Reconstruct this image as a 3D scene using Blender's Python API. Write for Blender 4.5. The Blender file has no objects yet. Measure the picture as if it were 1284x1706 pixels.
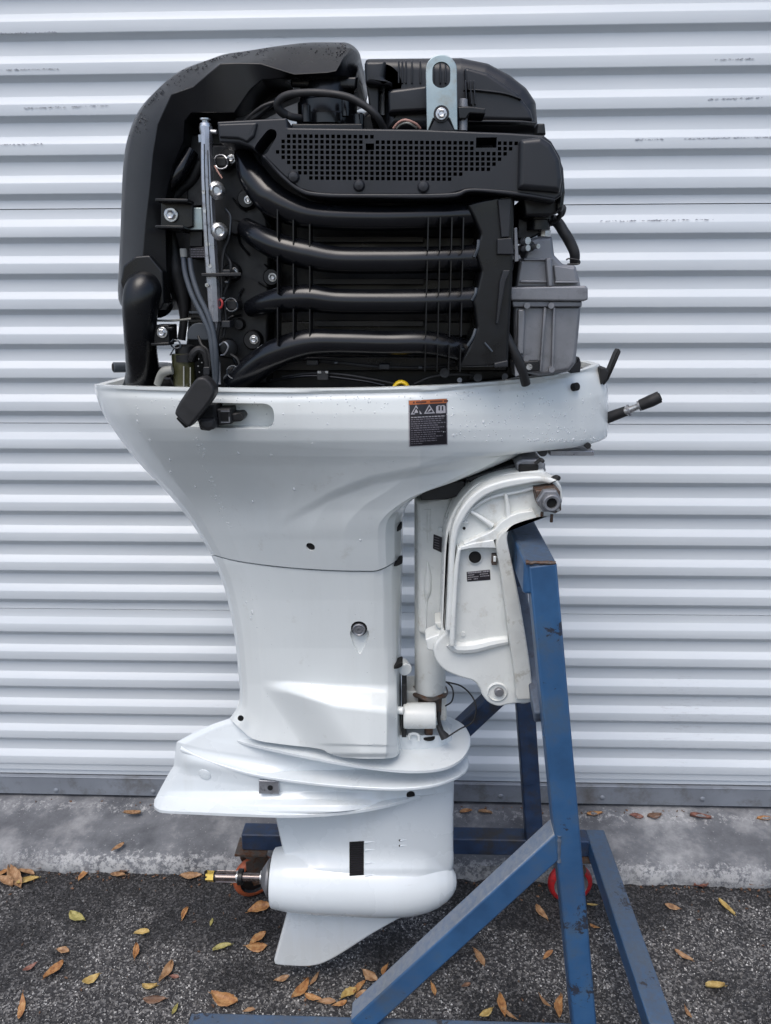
import bpy, bmesh, math, random
from math import radians, sin, cos, tan, pi, sqrt, atan2
from mathutils import Vector, Matrix, noise
from mathutils.bvhtree import BVHTree

random.seed(7)
scn = bpy.context.scene
C = scn.collection

# ------------------------------------------------------------------ camera
CAM_H = 1.40
PITCH, YAW, ROLL = radians(15.80), radians(1.98), radians(-0.22)
FPX, CX, CY = 1279.0, 642.0, 853.0           # focal length and centre in photo pixels
fw = Vector((-sin(YAW) * cos(PITCH), cos(YAW) * cos(PITCH), -sin(PITCH)))
rt0 = Vector((cos(YAW), sin(YAW), 0))
up0 = rt0.cross(fw)
rt = rt0 * cos(ROLL) + up0 * sin(ROLL)
up = up0 * cos(ROLL) - rt0 * sin(ROLL)
ORG = Vector((0, 0, CAM_H))
cam_data = bpy.data.cameras.new('camera')
cam = bpy.data.objects.new('camera', cam_data)
C.objects.link(cam)
M = Matrix((rt, up, -fw)).transposed().to_4x4()
M.translation = ORG
cam.matrix_world = M
cam_data.sensor_fit = 'VERTICAL'
cam_data.sensor_height = 24.0
cam_data.lens = FPX / 1706.0 * 24.0
cam_data.clip_start = 0.02
cam_data.clip_end = 500
scn.camera = cam

# ------------------------------------------------------------------ light
SUN_EL, SUN_AZ = radians(62), radians(200)    # azimuth measured from +Y towards +X
world = bpy.data.worlds.new('World')
scn.world = world
world.use_nodes = True
wn = world.node_tree
bg = wn.nodes['Background']
sky = wn.nodes.new('ShaderNodeTexSky')
sky.sky_type = 'NISHITA'
sky.sun_disc = False
sky.sun_elevation = SUN_EL
sky.sun_rotation = SUN_AZ
sky.air_density = 1.0
sky.dust_density = 3.0
wn.links.new(sky.outputs[0], bg.inputs[0])
bg.inputs[1].default_value = 0.13
sd = bpy.data.lights.new('sun', 'SUN')
sd.energy = 0.9
sd.angle = radians(35)
sd.color = (1.0, 0.98, 0.95)
sun = bpy.data.objects.new('sun', sd)
C.objects.link(sun)
sdir = Vector((sin(SUN_AZ) * cos(SUN_EL), cos(SUN_AZ) * cos(SUN_EL), sin(SUN_EL)))
sun.rotation_euler = sdir.to_track_quat('Z', 'Y').to_euler()
sun.location = sdir * 20
scn.view_settings.view_transform = 'Standard'
scn.view_settings.look = 'None'
scn.view_settings.exposure = 0.72
scn.view_settings.gamma = 1.0
scn.view_settings.use_curve_mapping = False

# ------------------------------------------------------------------ helpers
def ray(px, py):
    d = fw + rt * ((px - CX) / FPX) - up * ((py - CY) / FPX)
    return d
def at(px, py, Y):
    """world point seen at photo pixel (px,py) on the upright plane at distance Y"""
    d = ray(px, py)
    return ORG + d * (Y / d.y)
def atz(px, py, Z):
    d = ray(px, py)
    return ORG + d * ((Z - CAM_H) / d.z)
def mpp(px, py, Y):
    p = at(px, py, Y) - ORG
    return p.dot(fw) / FPX
def ss(x):
    x = max(0.0, min(1.0, x))
    return x * x * (3 - 2 * x)
def lerp_tab(tab, v):
    if v <= tab[0][0]: return tab[0][1]
    for (a, b), (c, d) in zip(tab, tab[1:]):
        if v <= c:
            k = (v - a) / (c - a)
            return b + (d - b) * k
    return tab[-1][1]
WP = {}                                        # world position of every object
def _link(o, c, parent):
    C.objects.link(o)
    if parent is not None:
        o.parent = parent
        o.location = Vector(c) - WP[parent.name]
    else:
        o.location = c
    WP[o.name] = Vector(c)
    return o
def empty(name, loc, label, cat, group=None):
    o = bpy.data.objects.new(name, None)
    o.empty_display_size = 0.05
    _link(o, Vector(loc), None)
    o['label'] = label; o['category'] = cat
    if group: o['group'] = group
    return o
def mk(name, verts, faces, mat, parent=None, sharp=35, smooth=True, bevel=0.0, kind=None, origin=None, matidx=None, merge=0.0, segs=2):
    me = bpy.data.meshes.new(name)
    c = Vector(origin) if origin is not None else None
    if c is None:
        n = len(verts); c = Vector((0, 0, 0))
        lo = [min(v[i] for v in verts) for i in range(3)]; hi = [max(v[i] for v in verts) for i in range(3)]
        c = Vector([(a + b) / 2 for a, b in zip(lo, hi)])
    me.from_pydata([(v[0] - c[0], v[1] - c[1], v[2] - c[2]) for v in verts], [], faces)
    bm = bmesh.new(); bm.from_mesh(me)
    if merge: bmesh.ops.remove_doubles(bm, verts=bm.verts, dist=merge)
    bmesh.ops.recalc_face_normals(bm, faces=bm.faces)
    bm.to_mesh(me); bm.free()
    mats = mat if isinstance(mat, (list, tuple)) else [mat]
    for m_ in mats: me.materials.append(m_)
    if matidx is not None:
        me.polygons.foreach_set('material_index', matidx)
    if smooth:
        me.shade_smooth()
        if sharp is not None: me.set_sharp_from_angle(angle=radians(sharp))
    o = bpy.data.objects.new(name, me)
    _link(o, c, parent)
    if bevel:
        b = o.modifiers.new('bevel', 'BEVEL'); b.width = bevel; b.segments = segs; b.limit_method = 'ANGLE'; b.angle_limit = radians(35)
        b.harden_normals = False
    if kind: o['kind'] = kind
    return o
def mesh_copy(src, name, loc, rot=None, parent=None, scale=None):
    o = bpy.data.objects.new(name, src.data)
    _link(o, Vector(loc), parent)
    if rot is not None: o.rotation_euler = rot
    if scale is not None: o.scale = scale
    return o
class MB:
    def __init__(s): s.v = []; s.f = []; s.m = []
    def add(s, vs, fs, mi=0):
        n = len(s.v); s.v += [tuple(v) for v in vs]
        s.f += [tuple(i + n for i in f) for f in fs]; s.m += [mi] * len(fs)
    def box(s, c, d, R=None, mi=0):
        vs = []
        for x in (-1, 1):
            for y in (-1, 1):
                for z in (-1, 1):
                    p = Vector((x * d[0] / 2, y * d[1] / 2, z * d[2] / 2))
                    if R is not None: p = R @ p
                    vs.append(Vector(c) + p)
        s.add(vs, [(0, 1, 3, 2), (4, 6, 7, 5), (0, 4, 5, 1), (2, 3, 7, 6), (0, 2, 6, 4), (1, 5, 7, 3)], mi)
    def beam(s, a, b, w, h, hint=Vector((0, 1, 0)), mi=0):
        a = Vector(a); b = Vector(b); ax = (b - a).normalized()
        sy = (hint - ax * hint.dot(ax)).normalized(); sx = ax.cross(sy)
        R = Matrix((sx, sy, ax)).transposed()
        s.box((a + b) / 2, (w, h, (b - a).length), R, mi)
    def lathe(s, o, ax, prof, n=24, mi=0, caps=True):
        """prof: list of (distance along ax, radius)"""
        ax = Vector(ax).normalized(); t = Vector((0, 0, 1)) if abs(ax.z) < .9 else Vector((1, 0, 0))
        u = ax.cross(t).normalized(); v = ax.cross(u); vs = []; fs = []
        for d, r in prof:
            for k in range(n):
                a = 2 * pi * k / n
                vs.append(Vector(o) + ax * d + u * (r * cos(a)) + v * (r * sin(a)))
        for i in range(len(prof) - 1):
            for k in range(n):
                k2 = (k + 1) % n
                fs.append((i * n + k, i * n + k2, (i + 1) * n + k2, (i + 1) * n + k))
        if caps: fs.append(tuple(range(n))[::-1]); fs.append(tuple((len(prof) - 1) * n + k for k in range(n)))
        s.add(vs, fs, mi)
    def tube(s, pts, r, n=12, mi=0, flat=1.0, hint=None, sub=6, smooth=True):
        pts = [Vector(p) for p in pts]
        rs = list(r) if isinstance(r, (list, tuple)) else [r] * len(pts)
        if smooth and len(pts) > 2:
            P = [pts[0] * 2 - pts[1]] + pts + [pts[-1] * 2 - pts[-2]]
            out = []; ro = []
            for i in range(1, len(P) - 2):
                for k in range(sub):
                    t = k / sub
                    a, b, c, d = P[i - 1], P[i], P[i + 1], P[i + 2]
                    out.append(0.5 * ((2 * b) + (c - a) * t + (2 * a - 5 * b + 4 * c - d) * t * t + (3 * b - a - 3 * c + d) * t ** 3))
                    ro.append(rs[i - 1] * (1 - t) + rs[i] * t)
            out.append(pts[-1]); ro.append(rs[-1]); pts, rs = out, ro
        vs = []; fs = []; pu = None
        for i, p in enumerate(pts):
            ax = (pts[min(i + 1, len(pts) - 1)] - pts[max(i - 1, 0)]).normalized()
            if pu is None:
                h = hint or (Vector((0, 1, 0)) if abs(ax.y) < .9 else Vector((1, 0, 0)))
                u = (h - ax * h.dot(ax)).normalized()
            else:
                u = (pu - ax * pu.dot(ax)).normalized()
            pu = u; v = ax.cross(u)
            for k in range(n):
                a = 2 * pi * k / n
                vs.append(p + u * (rs[i] * flat * cos(a)) + v * (rs[i] * sin(a)))
        for i in range(len(pts) - 1):
            for k in range(n):
                k2 = (k + 1) % n
                fs.append((i * n + k, i * n + k2, (i + 1) * n + k2, (i + 1) * n + k))
        fs.append(tuple(range(n))[::-1]); fs.append(tuple((len(pts) - 1) * n + k for k in range(n)))
        s.add(vs, fs, mi)
    def build(s, name, mat, parent=None, **k):
        return mk(name, s.v, s.f, mat, parent, matidx=(s.m if isinstance(mat, (list, tuple)) else None), **k)
def hose(name, pts, rpx, mat, parent, n=12, flat=1.0, sub=6, **k):
    """pts: (px,py,Y)"""
    w = [at(*p) for p in pts]
    if isinstance(rpx, (list, tuple)): r = [q * mpp(*p) for q, p in zip(rpx, pts)]
    else: r = [rpx * mpp(*p) for p in pts]
    m = MB(); m.tube(w, r, n=n, flat=flat, sub=sub)
    return m.build(name, mat, parent, **k)
def cyl(name, px, py, Y, rpx, depth, mat, parent, ax=(0, -1, 0), prof=None, n=24, **k):
    m = MB(); r = rpx * mpp(px, py, Y)
    m.lathe(at(px, py, Y), ax, prof or [(0, r), (depth, r)], n)
    return m.build(name, mat, parent, **k)
def rc(pts, n=5):
    """polygon with filleted corners; pts (x,y[,r])"""
    out = []; N = len(pts)
    for i, p in enumerate(pts):
        r = p[2] if len(p) > 2 else 0
        b = Vector(p[:2])
        if r <= 0: out.append(b); continue
        a = Vector(pts[i - 1][:2]); c = Vector(pts[(i + 1) % N][:2])
        u = (a - b); v = (c - b); lu, lv = u.length, v.length
        if lu < 1e-6 or lv < 1e-6: out.append(b); continue
        u /= lu; v /= lv
        ang = math.acos(max(-1, min(1, u.dot(v))))
        if ang > pi - .05: out.append(b); continue
        d = min(r / tan(ang / 2), lu * .48, lv * .48)
        p0 = b + u * d; p1 = b + v * d
        for k in range(n + 1):
            t = k / n
            out.append(p0 * (1 - t) ** 2 + b * 2 * t * (1 - t) + p1 * t * t)
    return out
def cat(pts, sub=6, closed=False):
    P = [Vector(p[:2]) for p in pts]
    Q = [P[-1]] + P + [P[0], P[1]] if closed else [P[0] * 2 - P[1]] + P + [P[-1] * 2 - P[-2]]
    out = []
    for i in range(1, len(Q) - 2):
        a, b, c, d = Q[i - 1], Q[i], Q[i + 1], Q[i + 2]
        for k in range(sub):
            t = k / sub
            out.append(0.5 * ((2 * b) + (c - a) * t + (2 * a - 5 * b + 4 * c - d) * t * t + (3 * b - a - 3 * c + d) * t ** 3))
    if not closed: out.append(P[-1])
    return out
def pillow_mb(mb, outline, Yf, Yb, R=0.004, seg=3, Y0=None, mi=0, chamfer=False, dome=0.0):
    Y0 = Yf + R if Y0 is None else Y0
    pts = []
    for p in outline:
        w = at(p[0], p[1], Y0); q = Vector((w.x, w.z))
        if not pts or (q - pts[-1]).length > 1e-5: pts.append(q)
    if (pts[0] - pts[-1]).length < 1e-5: pts.pop()
    area = sum(pts[i - 1].x * pts[i].y - pts[i].x * pts[i - 1].y for i in range(len(pts)))
    if area < 0: pts.reverse()
    N = len(pts); nrm = []
    for i in range(N):
        a, b, c = pts[i - 1], pts[i], pts[(i + 1) % N]
        e1 = (b - a).normalized(); e2 = (c - b).normalized()
        n1 = Vector((-e1.y, e1.x)); n2 = Vector((-e2.y, e2.x))
        m = n1 + n2
        if m.length < 1e-4: m = n1
        m.normalize(); k = 1 / max(.5, m.dot(n1))
        nrm.append(m * k)
    tgt = [p + q * R for p, q in zip(pts, nrm)]
    if R > 0:
        for _ in range(60):
            bad = False
            for i in range(N):
                j = (i + 1) % N
                e = pts[j] - pts[i]; f = tgt[j] - tgt[i]
                if e.dot(f) < -1e-12:
                    m = (tgt[i] + tgt[j]) * .5; tgt[i] = m.copy(); tgt[j] = m.copy(); bad = True
            if not bad: break
    nrm = [(t - p) / R if R > 0 else q for t, p, q in zip(tgt, pts, nrm)]
    rings = [(0, Yb), (0, Yf + R)]
    if R > 0:
        if chamfer: rings.append((R, Yf))
        else:
            for k in range(1, seg + 1):
                a = pi / 2 * k / seg
                rings.append((R * (1 - cos(a)), Yf + R - R * sin(a)))
    vs = []; fs = []
    for d, y in rings:
        for p, nn in zip(pts, nrm):
            q = p + nn * d
            vs.append((q.x, y, q.y))
    for i in range(len(rings) - 1):
        for k in range(N):
            k2 = (k + 1) % N
            fs.append((i * N + k, i * N + k2, (i + 1) * N + k2, (i + 1) * N + k))
    fs.append(tuple(range(N))); fs.append(tuple((len(rings) - 1) * N + k for k in range(N))[::-1])
    mb.add(vs, fs, mi)
def pillow(name, outline, Yf, Yb, mat, parent, R=0.004, seg=3, Y0=None, chamfer=False, **k):
    mb = MB(); pillow_mb(mb, outline, Yf, Yb, R, seg, Y0, 0, chamfer)
    o = mb.build(name, mat, parent, merge=1e-6, **k)
    w = o.modifiers.new('wn', 'WEIGHTED_NORMAL'); w.keep_sharp = True; w.weight = 100
    return o
def boolean(o, cutter, solver='EXACT'):
    m = o.modifiers.new('b', 'BOOLEAN'); m.object = cutter; m.operation = 'DIFFERENCE'; m.solver = solver
    bpy.context.view_layer.update()
    dg = bpy.context.evaluated_depsgraph_get()
    me = bpy.data.meshes.new_from_object(o.evaluated_get(dg), preserve_all_data_layers=True, depsgraph=dg)
    o.modifiers.remove(m); o.data = me
    bpy.data.objects.remove(cutter, do_unlink=True)
    me.shade_smooth(); me.set_sharp_from_angle(angle=radians(35))
def bvh(o):
    return BVHTree.FromPolygons([v.co + WP[o.name] for v in o.data.vertices], [tuple(p.vertices) for p in o.data.polygons])
def hit(tree, px, py):
    d = ray(px, py).normalized()
    h = tree.ray_cast(ORG, d)
    if h[0] is None: return None, None
    n = h[1]
    if n.dot(d) > 0: n = -n
    return h[0], n
def decal(mb, tree, x0, y0, x1, y1, off=0.0006, nx=1, ny=1, mi=0, skew=(0, 0), th=0.0):
    """rectangle of photo pixels laid on a surface"""
    g = []
    for j in range(ny + 1):
        for i in range(nx + 1):
            u, v = i / nx, j / ny
            p, n = hit(tree, x0 + (x1 - x0) * u + skew[0] * v, y0 + (y1 - y0) * v + skew[1] * u)
            if p is None: return
            g.append(p + n * off)
    fs = []
    for j in range(ny):
        for i in range(nx):
            a = j * (nx + 1) + i
            fs.append((a, a + 1, a + nx + 2, a + nx + 1))
    mb.add(g, fs, mi)
def polydecal(mb, tree, pts, off, mi=0):
    g = []
    for x, y in pts:
        p, n = hit(tree, x, y)
        if p is None: return
        g.append(p + n * off)
    mb.add(g, [tuple(range(len(g)))], mi)
def drops(name, tree, spots, parent, mat):
    mb = MB()
    for px, py, r, st in spots:
        r *= (1.35 if mat is MAT['water'] else .95)
        p, n = hit(tree, px, py)
        if p is None: continue
        t = n.cross(Vector((0, 0, 1)))
        if t.length < .1: t = Vector((1, 0, 0))
        t.normalize(); u = n.cross(t)
        vs = []; K = 7
        for (hh, rr) in ((-.15, 1.0), (.35, .85), (.62, .45)):
            for k in range(K):
                a = 2 * pi * k / K
                vs.append(p + n * (hh * r) + t * (rr * r * cos(a)) + u * (rr * r * st * sin(a)))
        vs.append(p + n * (.7 * r))
        fs = []
        for i in range(2):
            for k in range(K):
                fs.append((i * K + k, i * K + (k + 1) % K, (i + 1) * K + (k + 1) % K, (i + 1) * K + k))
        for k in range(K): fs.append((2 * K + k, 2 * K + (k + 1) % K, 3 * K))
        mb.add(vs, fs)
    if mb.v:
        return mb.build(name, mat, parent, sharp=None, kind='stuff')

# ------------------------------------------------------------------ materials
def lin(r, g, b):
    f = lambda c: (c / 255 / 12.92) if c / 255 <= .04045 else ((c / 255 + .055) / 1.055) ** 2.4
    return (f(r), f(g), f(b), 1)
def new_mat(name):
    m = bpy.data.materials.new(name); m.use_nodes = True
    nt = m.node_tree; return m, nt, nt.nodes['Principled BSDF']
def N(nt, t, **k):
    n = nt.nodes.new(t)
    for a, b in k.items(): setattr(n, a, b)
    return n
def ramp(nt, src, stops, interp='LINEAR'):
    r = N(nt, 'ShaderNodeValToRGB'); r.color_ramp.interpolation = interp
    e = r.color_ramp.elements
    e[0].position, e[0].color = stops[0]; e[1].position, e[1].color = stops[-1]
    for p, c in stops[1:-1]:
        q = e.new(p); q.color = c
    nt.links.new(src, r.inputs[0]); return r
def tex(nt, kind='noise', scale=10, detail=4, rough=.55, stretch=(1, 1, 1), dist=0.0):
    tc = N(nt, 'ShaderNodeTexCoord'); mp = N(nt, 'ShaderNodeMapping')
    geo = N(nt, 'ShaderNodeNewGeometry')
    nt.links.new(geo.outputs['Position'], mp.inputs[0]); mp.inputs['Scale'].default_value = stretch
    if kind == 'noise':
        t = N(nt, 'ShaderNodeTexNoise'); t.inputs['Detail'].default_value = detail; t.inputs['Roughness'].default_value = rough
        t.inputs['Distortion'].default_value = dist
    else:
        t = N(nt, 'ShaderNodeTexVoronoi')
    t.inputs['Scale'].default_value = scale
    nt.links.new(mp.outputs[0], t.inputs['Vector'])
    return t
def mixc(nt, fac, a, b, mode='MIX'):
    m = N(nt, 'ShaderNodeMix', data_type='RGBA', blend_type=mode)
    for s, v in ((0, fac), (6, a), (7, b)):
        if hasattr(v, 'links') or hasattr(v, 'is_linked'): nt.links.new(v, m.inputs[s])
        else: m.inputs[s].default_value = v
    return m.outputs[2]
def bump(nt, bs, h, strength=.3, dist=.001, prev=None):
    b = N(nt, 'ShaderNodeBump'); b.inputs['Strength'].default_value = strength; b.inputs['Distance'].default_value = dist
    nt.links.new(h, b.inputs['Height'])
    if prev: nt.links.new(prev, b.inputs['Normal'])
    nt.links.new(b.outputs[0], bs.inputs['Normal']); return b.outputs[0]
def simple(name, col, rough=.5, metal=0, var=.15, vscale=30, bmp=0, bscale=300, coat=0, spec=None, grime=None, gscale=12, gth=(.5, .7), rv=.12):
    m, nt, bs = new_mat(name)
    t = tex(nt, scale=vscale, detail=5)
    dark = tuple(c * (1 - var) for c in col[:3]) + (1,)
    lite = tuple(min(1, c * (1 + var)) for c in col[:3]) + (1,)
    r = ramp(nt, t.outputs['Fac'], [(.3, dark), (.7, lite)])
    colout = r.outputs[0]
    if grime:
        g = tex(nt, scale=gscale, detail=8, rough=.7)
        gr = ramp(nt, g.outputs['Fac'], [(gth[0], (0, 0, 0, 1)), (gth[1], (1, 1, 1, 1))])
        colout = mixc(nt, gr.outputs[0], colout, grime)
    nt.links.new(colout, bs.inputs['Base Color'])
    rr = ramp(nt, t.outputs['Fac'], [(.3, (max(0, rough - rv),) * 3 + (1,)), (.7, (min(1, rough + rv),) * 3 + (1,))])
    nt.links.new(rr.outputs[0], bs.inputs['Roughness'])
    bs.inputs['Metallic'].default_value = metal
    if coat: bs.inputs['Coat Weight'].default_value = coat; bs.inputs['Coat Roughness'].default_value = .08
    if spec is not None: bs.inputs['Specular IOR Level'].default_value = spec
    if bmp:
        b = tex(nt, scale=bscale, detail=3)
        bump(nt, bs, b.outputs['Fac'], bmp, .0006)
    return m
MAT = {}
def streaks(m, col, k=.35):
    nt = m.node_tree; bs = nt.nodes['Principled BSDF']; src = bs.inputs['Base Color'].links[0].from_socket
    a = tex(nt, scale=26, detail=7, rough=.7, stretch=(1, 1, .10)); b = tex(nt, scale=5, detail=3)
    mu = N(nt, 'ShaderNodeMath', operation='MULTIPLY'); nt.links.new(a.outputs['Fac'], mu.inputs[0]); nt.links.new(b.outputs['Fac'], mu.inputs[1])
    r = ramp(nt, mu.outputs[0], [(.27, (0, 0, 0, 1)), (.36, (k, k, k, 1))])
    nt.links.new(mixc(nt, r.outputs[0], src, col), bs.inputs['Base Color'])
    sc_ = tex(nt, scale=14, detail=12, rough=.8, stretch=(.5, 1, 3), dist=1.2)
    r2 = ramp(nt, sc_.outputs['Fac'], [(.655, (0, 0, 0, 1)), (.675, (.4, .4, .4, 1))])
    src = bs.inputs['Base Color'].links[0].from_socket
    nt.links.new(mixc(nt, r2.outputs[0], src, (.38, .38, .36, 1)), bs.inputs['Base Color'])
MAT['white'] = simple('white_pearl_paint', (.68, .71, .70, 1), .22, var=.02, vscale=8, coat=.4, bmp=.05, bscale=900, grime=(.50, .50, .46, 1), gscale=22, gth=(.62, .85), rv=.05)
MAT['white_gear'] = simple('white_gearcase_paint', (.64, .68, .695, 1), .28, var=.03, vscale=9, coat=.3, grime=(.45, .45, .42, 1), gscale=60, gth=(.66, .85), rv=.05)
streaks(MAT['white'], (.55, .56, .53, 1), .11); streaks(MAT['white_gear'], (.52, .53, .50, 1), .20)
MAT['white_bracket'] = simple('white_cast_paint', (.66, .68, .66, 1), .34, var=.05, vscale=25, bmp=.2, bscale=260, grime=(.38, .35, .28, 1), gscale=34, gth=(.58, .86))
MAT['white_old'] = simple('yellowed_white_paint', (.56, .57, .54, 1), .45, var=.08, vscale=30, bmp=.2, bscale=220, grime=(.22, .19, .13, 1), gscale=35, gth=(.55, .75))
MAT['black'] = simple('black_satin_plastic', (.0045, .005, .0062, 1), .30, var=.3, vscale=20, bmp=.06, bscale=700, spec=.4)
MAT['black_duct'] = simple('black_textured_plastic', (.0065, .007, .0085, 1), .31, var=.3, vscale=10, bmp=.12, bscale=1600, rv=.07, spec=.38)
MAT['black_cover'] = simple('charcoal_plastic', (.017, .0182, .022, 1), .38, var=.25, vscale=12, bmp=.10, bscale=1400, rv=.08, spec=.42)
MAT['black_gloss'] = simple('black_pipe_plastic', (.005, .0056, .0075, 1), .22, var=.3, vscale=14, bmp=.05, bscale=350, rv=.08, spec=.45)
MAT['dark'] = simple('dark_engine_metal', (.0035, .0038, .0045, 1), .48, var=.5, vscale=60, bmp=.3, bscale=250)
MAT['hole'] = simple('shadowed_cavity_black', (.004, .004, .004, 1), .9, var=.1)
MAT['rubber'] = simple('black_rubber', (.014, .014, .015, 1), .55, var=.3, vscale=60, bmp=.1)
MAT['greyhose'] = simple('grey_rubber_hose', (.055, .065, .078, 1), .42, var=.1, vscale=40)
MAT['alu'] = simple('grey_cast_alloy', (.23, .235, .25, 1), .48, metal=.55, var=.1, vscale=40, bmp=.25, bscale=700, grime=(.12, .12, .13, 1), gscale=30, gth=(.55, .8))
MAT['rail'] = simple('brushed_silver_tube', (.42, .43, .46, 1), .34, metal=.8, var=.15, vscale=50, bmp=.1, grime=(.12, .12, .12, 1), gscale=50, gth=(.55, .7))
MAT['steel'] = simple('bright_bolt_steel', (.55, .56, .57, 1), .32, metal=.9, var=.15, vscale=200, grime=(.15, .14, .12, 1), gscale=150, gth=(.52, .7))
MAT['zinc'] = simple('greenish_zinc_plate', (.36, .43, .44, 1), .38, metal=.65, var=.18, vscale=25, bmp=.1, bscale=500, grime=(.30, .30, .26, 1), gscale=30)
MAT['rusty'] = simple('grimy_rusty_steel', (.11, .095, .085, 1), .6, metal=.5, var=.4, vscale=60, bmp=.4, bscale=300, grime=(.10, .050, .028, 1), gscale=60, gth=(.45, .6))
MAT['shaft'] = simple('brown_steel_shaft', (.17, .145, .14, 1), .28, metal=.85, var=.2, vscale=80)
MAT['brass'] = simple('brass_nut', (.75, .52, .12, 1), .3, metal=.8, var=.15, vscale=60)
MAT['yellow'] = simple('yellow_plastic', (.78, .52, .02, 1), .4, var=.05)
MAT['red'] = simple('red_polyurethane', (.33, .013, .016, 1), .4, var=.15, vscale=40, grime=(.1, .02, .02, 1), gscale=60)
MAT['orange_rub'] = simple('dirty_orange_polyurethane', (.30, .07, .025, 1), .5, var=.25, vscale=40, grime=(.05, .03, .02, 1), gscale=50)
MAT['amber'] = simple('olive_clear_bowl', (.055, .055, .022, 1), .12, var=.3, vscale=40, coat=.5)
MAT['creamplastic'] = simple('grey_beige_plastic', (.30, .30, .27, 1), .5, var=.1)
MAT['red_wire'] = simple('red_wire', (.35, .03, .03, 1), .5)
MAT['pink_wire'] = simple('faded_pink_wire', (.42, .24, .20, 1), .5)
MAT['orange_label'] = simple('orange_warning_print', (.38, .11, .03, 1), .45, var=.15, vscale=400)
MAT['label_black'] = simple('black_label_print', (.012, .010, .014, 1), .4, var=.2)
MAT['label_grey'] = simple('pale_label_print', (.33, .32, .34, 1), .5, var=.2, vscale=900)
MAT['label_dim'] = simple('dim_label_print', (.14, .13, .15, 1), .5, var=.3, vscale=900)
MAT['brown_print'] = simple('dark_brown_print', (.10, .025, .01, 1), .5)

def blue_paint(dust=(.115, .12, .125, 1), k=1.0):
    m, nt, bs = new_mat('chipped_blue_paint')
    t = tex(nt, scale=14, detail=6)
    base = ramp(nt, t.outputs['Fac'], [(.3, (.020, .064, .145, 1)), (.55, (.028, .092, .205, 1)), (.75, (.048, .118, .215, 1))])
    dirt = tex(nt, scale=7, detail=8, rough=.7)
    dr = ramp(nt, dirt.outputs['Fac'], [(.50, (0, 0, 0, 1)), (.72, (.75, .75, .75, 1))])
    c1 = mixc(nt, dr.outputs[0], base.outputs[0], (.055, .062, .075, 1))
    # dust that settles on upward faces (matt grey)
    geo = N(nt, 'ShaderNodeNewGeometry'); sx = N(nt, 'ShaderNodeSeparateXYZ'); nt.links.new(geo.outputs['Normal'], sx.inputs[0])
    up_ = ramp(nt, sx.outputs[2], [(.45, (0, 0, 0, 1)), (.8, (1, 1, 1, 1))])
    dn = tex(nt, scale=90, detail=6, rough=.8)
    dn2 = ramp(nt, dn.outputs['Fac'], [(.35, (.45, .45, .45, 1)), (.6, (.95, .95, .95, 1))])
    mm = N(nt, 'ShaderNodeMath', operation='MULTIPLY'); nt.links.new(up_.outputs[0], mm.inputs[0]); nt.links.new(dn2.outputs[0], mm.inputs[1])
    mk_ = N(nt, 'ShaderNodeMath', operation='MULTIPLY'); nt.links.new(mm.outputs[0], mk_.inputs[0]); mk_.inputs[1].default_value = k; mm = mk_
    c2 = mixc(nt, mm.outputs[0], c1, dust)
    # chips and scratches
    s1 = tex(nt, scale=55, detail=9, rough=.75, dist=.6)
    s2 = tex(nt, scale=9, detail=3)
    mu = N(nt, 'ShaderNodeMath', operation='MULTIPLY'); nt.links.new(s1.outputs['Fac'], mu.inputs[0]); nt.links.new(s2.outputs['Fac'], mu.inputs[1])
    ch = ramp(nt, mu.outputs[0], [(.345, (0, 0, 0, 1)), (.36, (.85, .85, .85, 1))])
    c3 = mixc(nt, ch.outputs[0], c2, (.022, .018, .018, 1))
    nt.links.new(c3, bs.inputs['Base Color'])
    ro = mixc(nt, mm.outputs[0], (.42, .42, .42, 1), (.9, .9, .9, 1))
    nt.links.new(ro, bs.inputs['Roughness'])
    b = tex(nt, scale=120, detail=6)
    bump(nt, bs, b.outputs['Fac'], .35, .0008)
    return m
MAT['blue'] = blue_paint((.07, .082, .095, 1), .8)
MAT['blue_dusty'] = blue_paint((.27, .275, .27, 1), 1.15)
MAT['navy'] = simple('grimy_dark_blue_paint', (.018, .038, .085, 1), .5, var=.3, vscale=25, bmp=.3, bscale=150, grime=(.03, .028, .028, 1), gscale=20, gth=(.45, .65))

def door_mat():
    m, nt, bs = new_mat('white_coated_sheet_metal')
    t = tex(nt, scale=3, detail=5, stretch=(.6, 1, 3))
    base = ramp(nt, t.outputs['Fac'], [(.3, (.53, .57, .605, 1)), (.7, (.59, .625, .65, 1))])
    g = tex(nt, scale=45, detail=9, rough=.8, stretch=(.5, 1, 4))
    g2 = tex(nt, scale=1.7, detail=2)
    mu = N(nt, 'ShaderNodeMath', operation='MULTIPLY'); nt.links.new(g.outputs['Fac'], mu.inputs[0]); nt.links.new(g2.outputs['Fac'], mu.inputs[1])
    gr = ramp(nt, mu.outputs[0], [(.38, (0, 0, 0, 1)), (.46, (.55, .55, .55, 1))])
    c = mixc(nt, gr.outputs[0], base.outputs[0], (.30, .30, .32, 1))
    nt.links.new(c, bs.inputs['Base Color'])
    bs.inputs['Roughness'].default_value = .42
    b = tex(nt, scale=9, detail=3, stretch=(.6, 1, 1))
    bump(nt, bs, b.outputs['Fac'], .12, .01)
    return m
MAT['door'] = door_mat()
MAT['bar'] = simple('grey_weathered_bar', (.21, .23, .26, 1), .5, metal=.2, var=.12, vscale=8, grime=(.12, .12, .12, 1), gscale=14)
MAT['drip'] = simple('grime_streak', (.34, .36, .40, 1), .8, var=.5, vscale=300)

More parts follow.
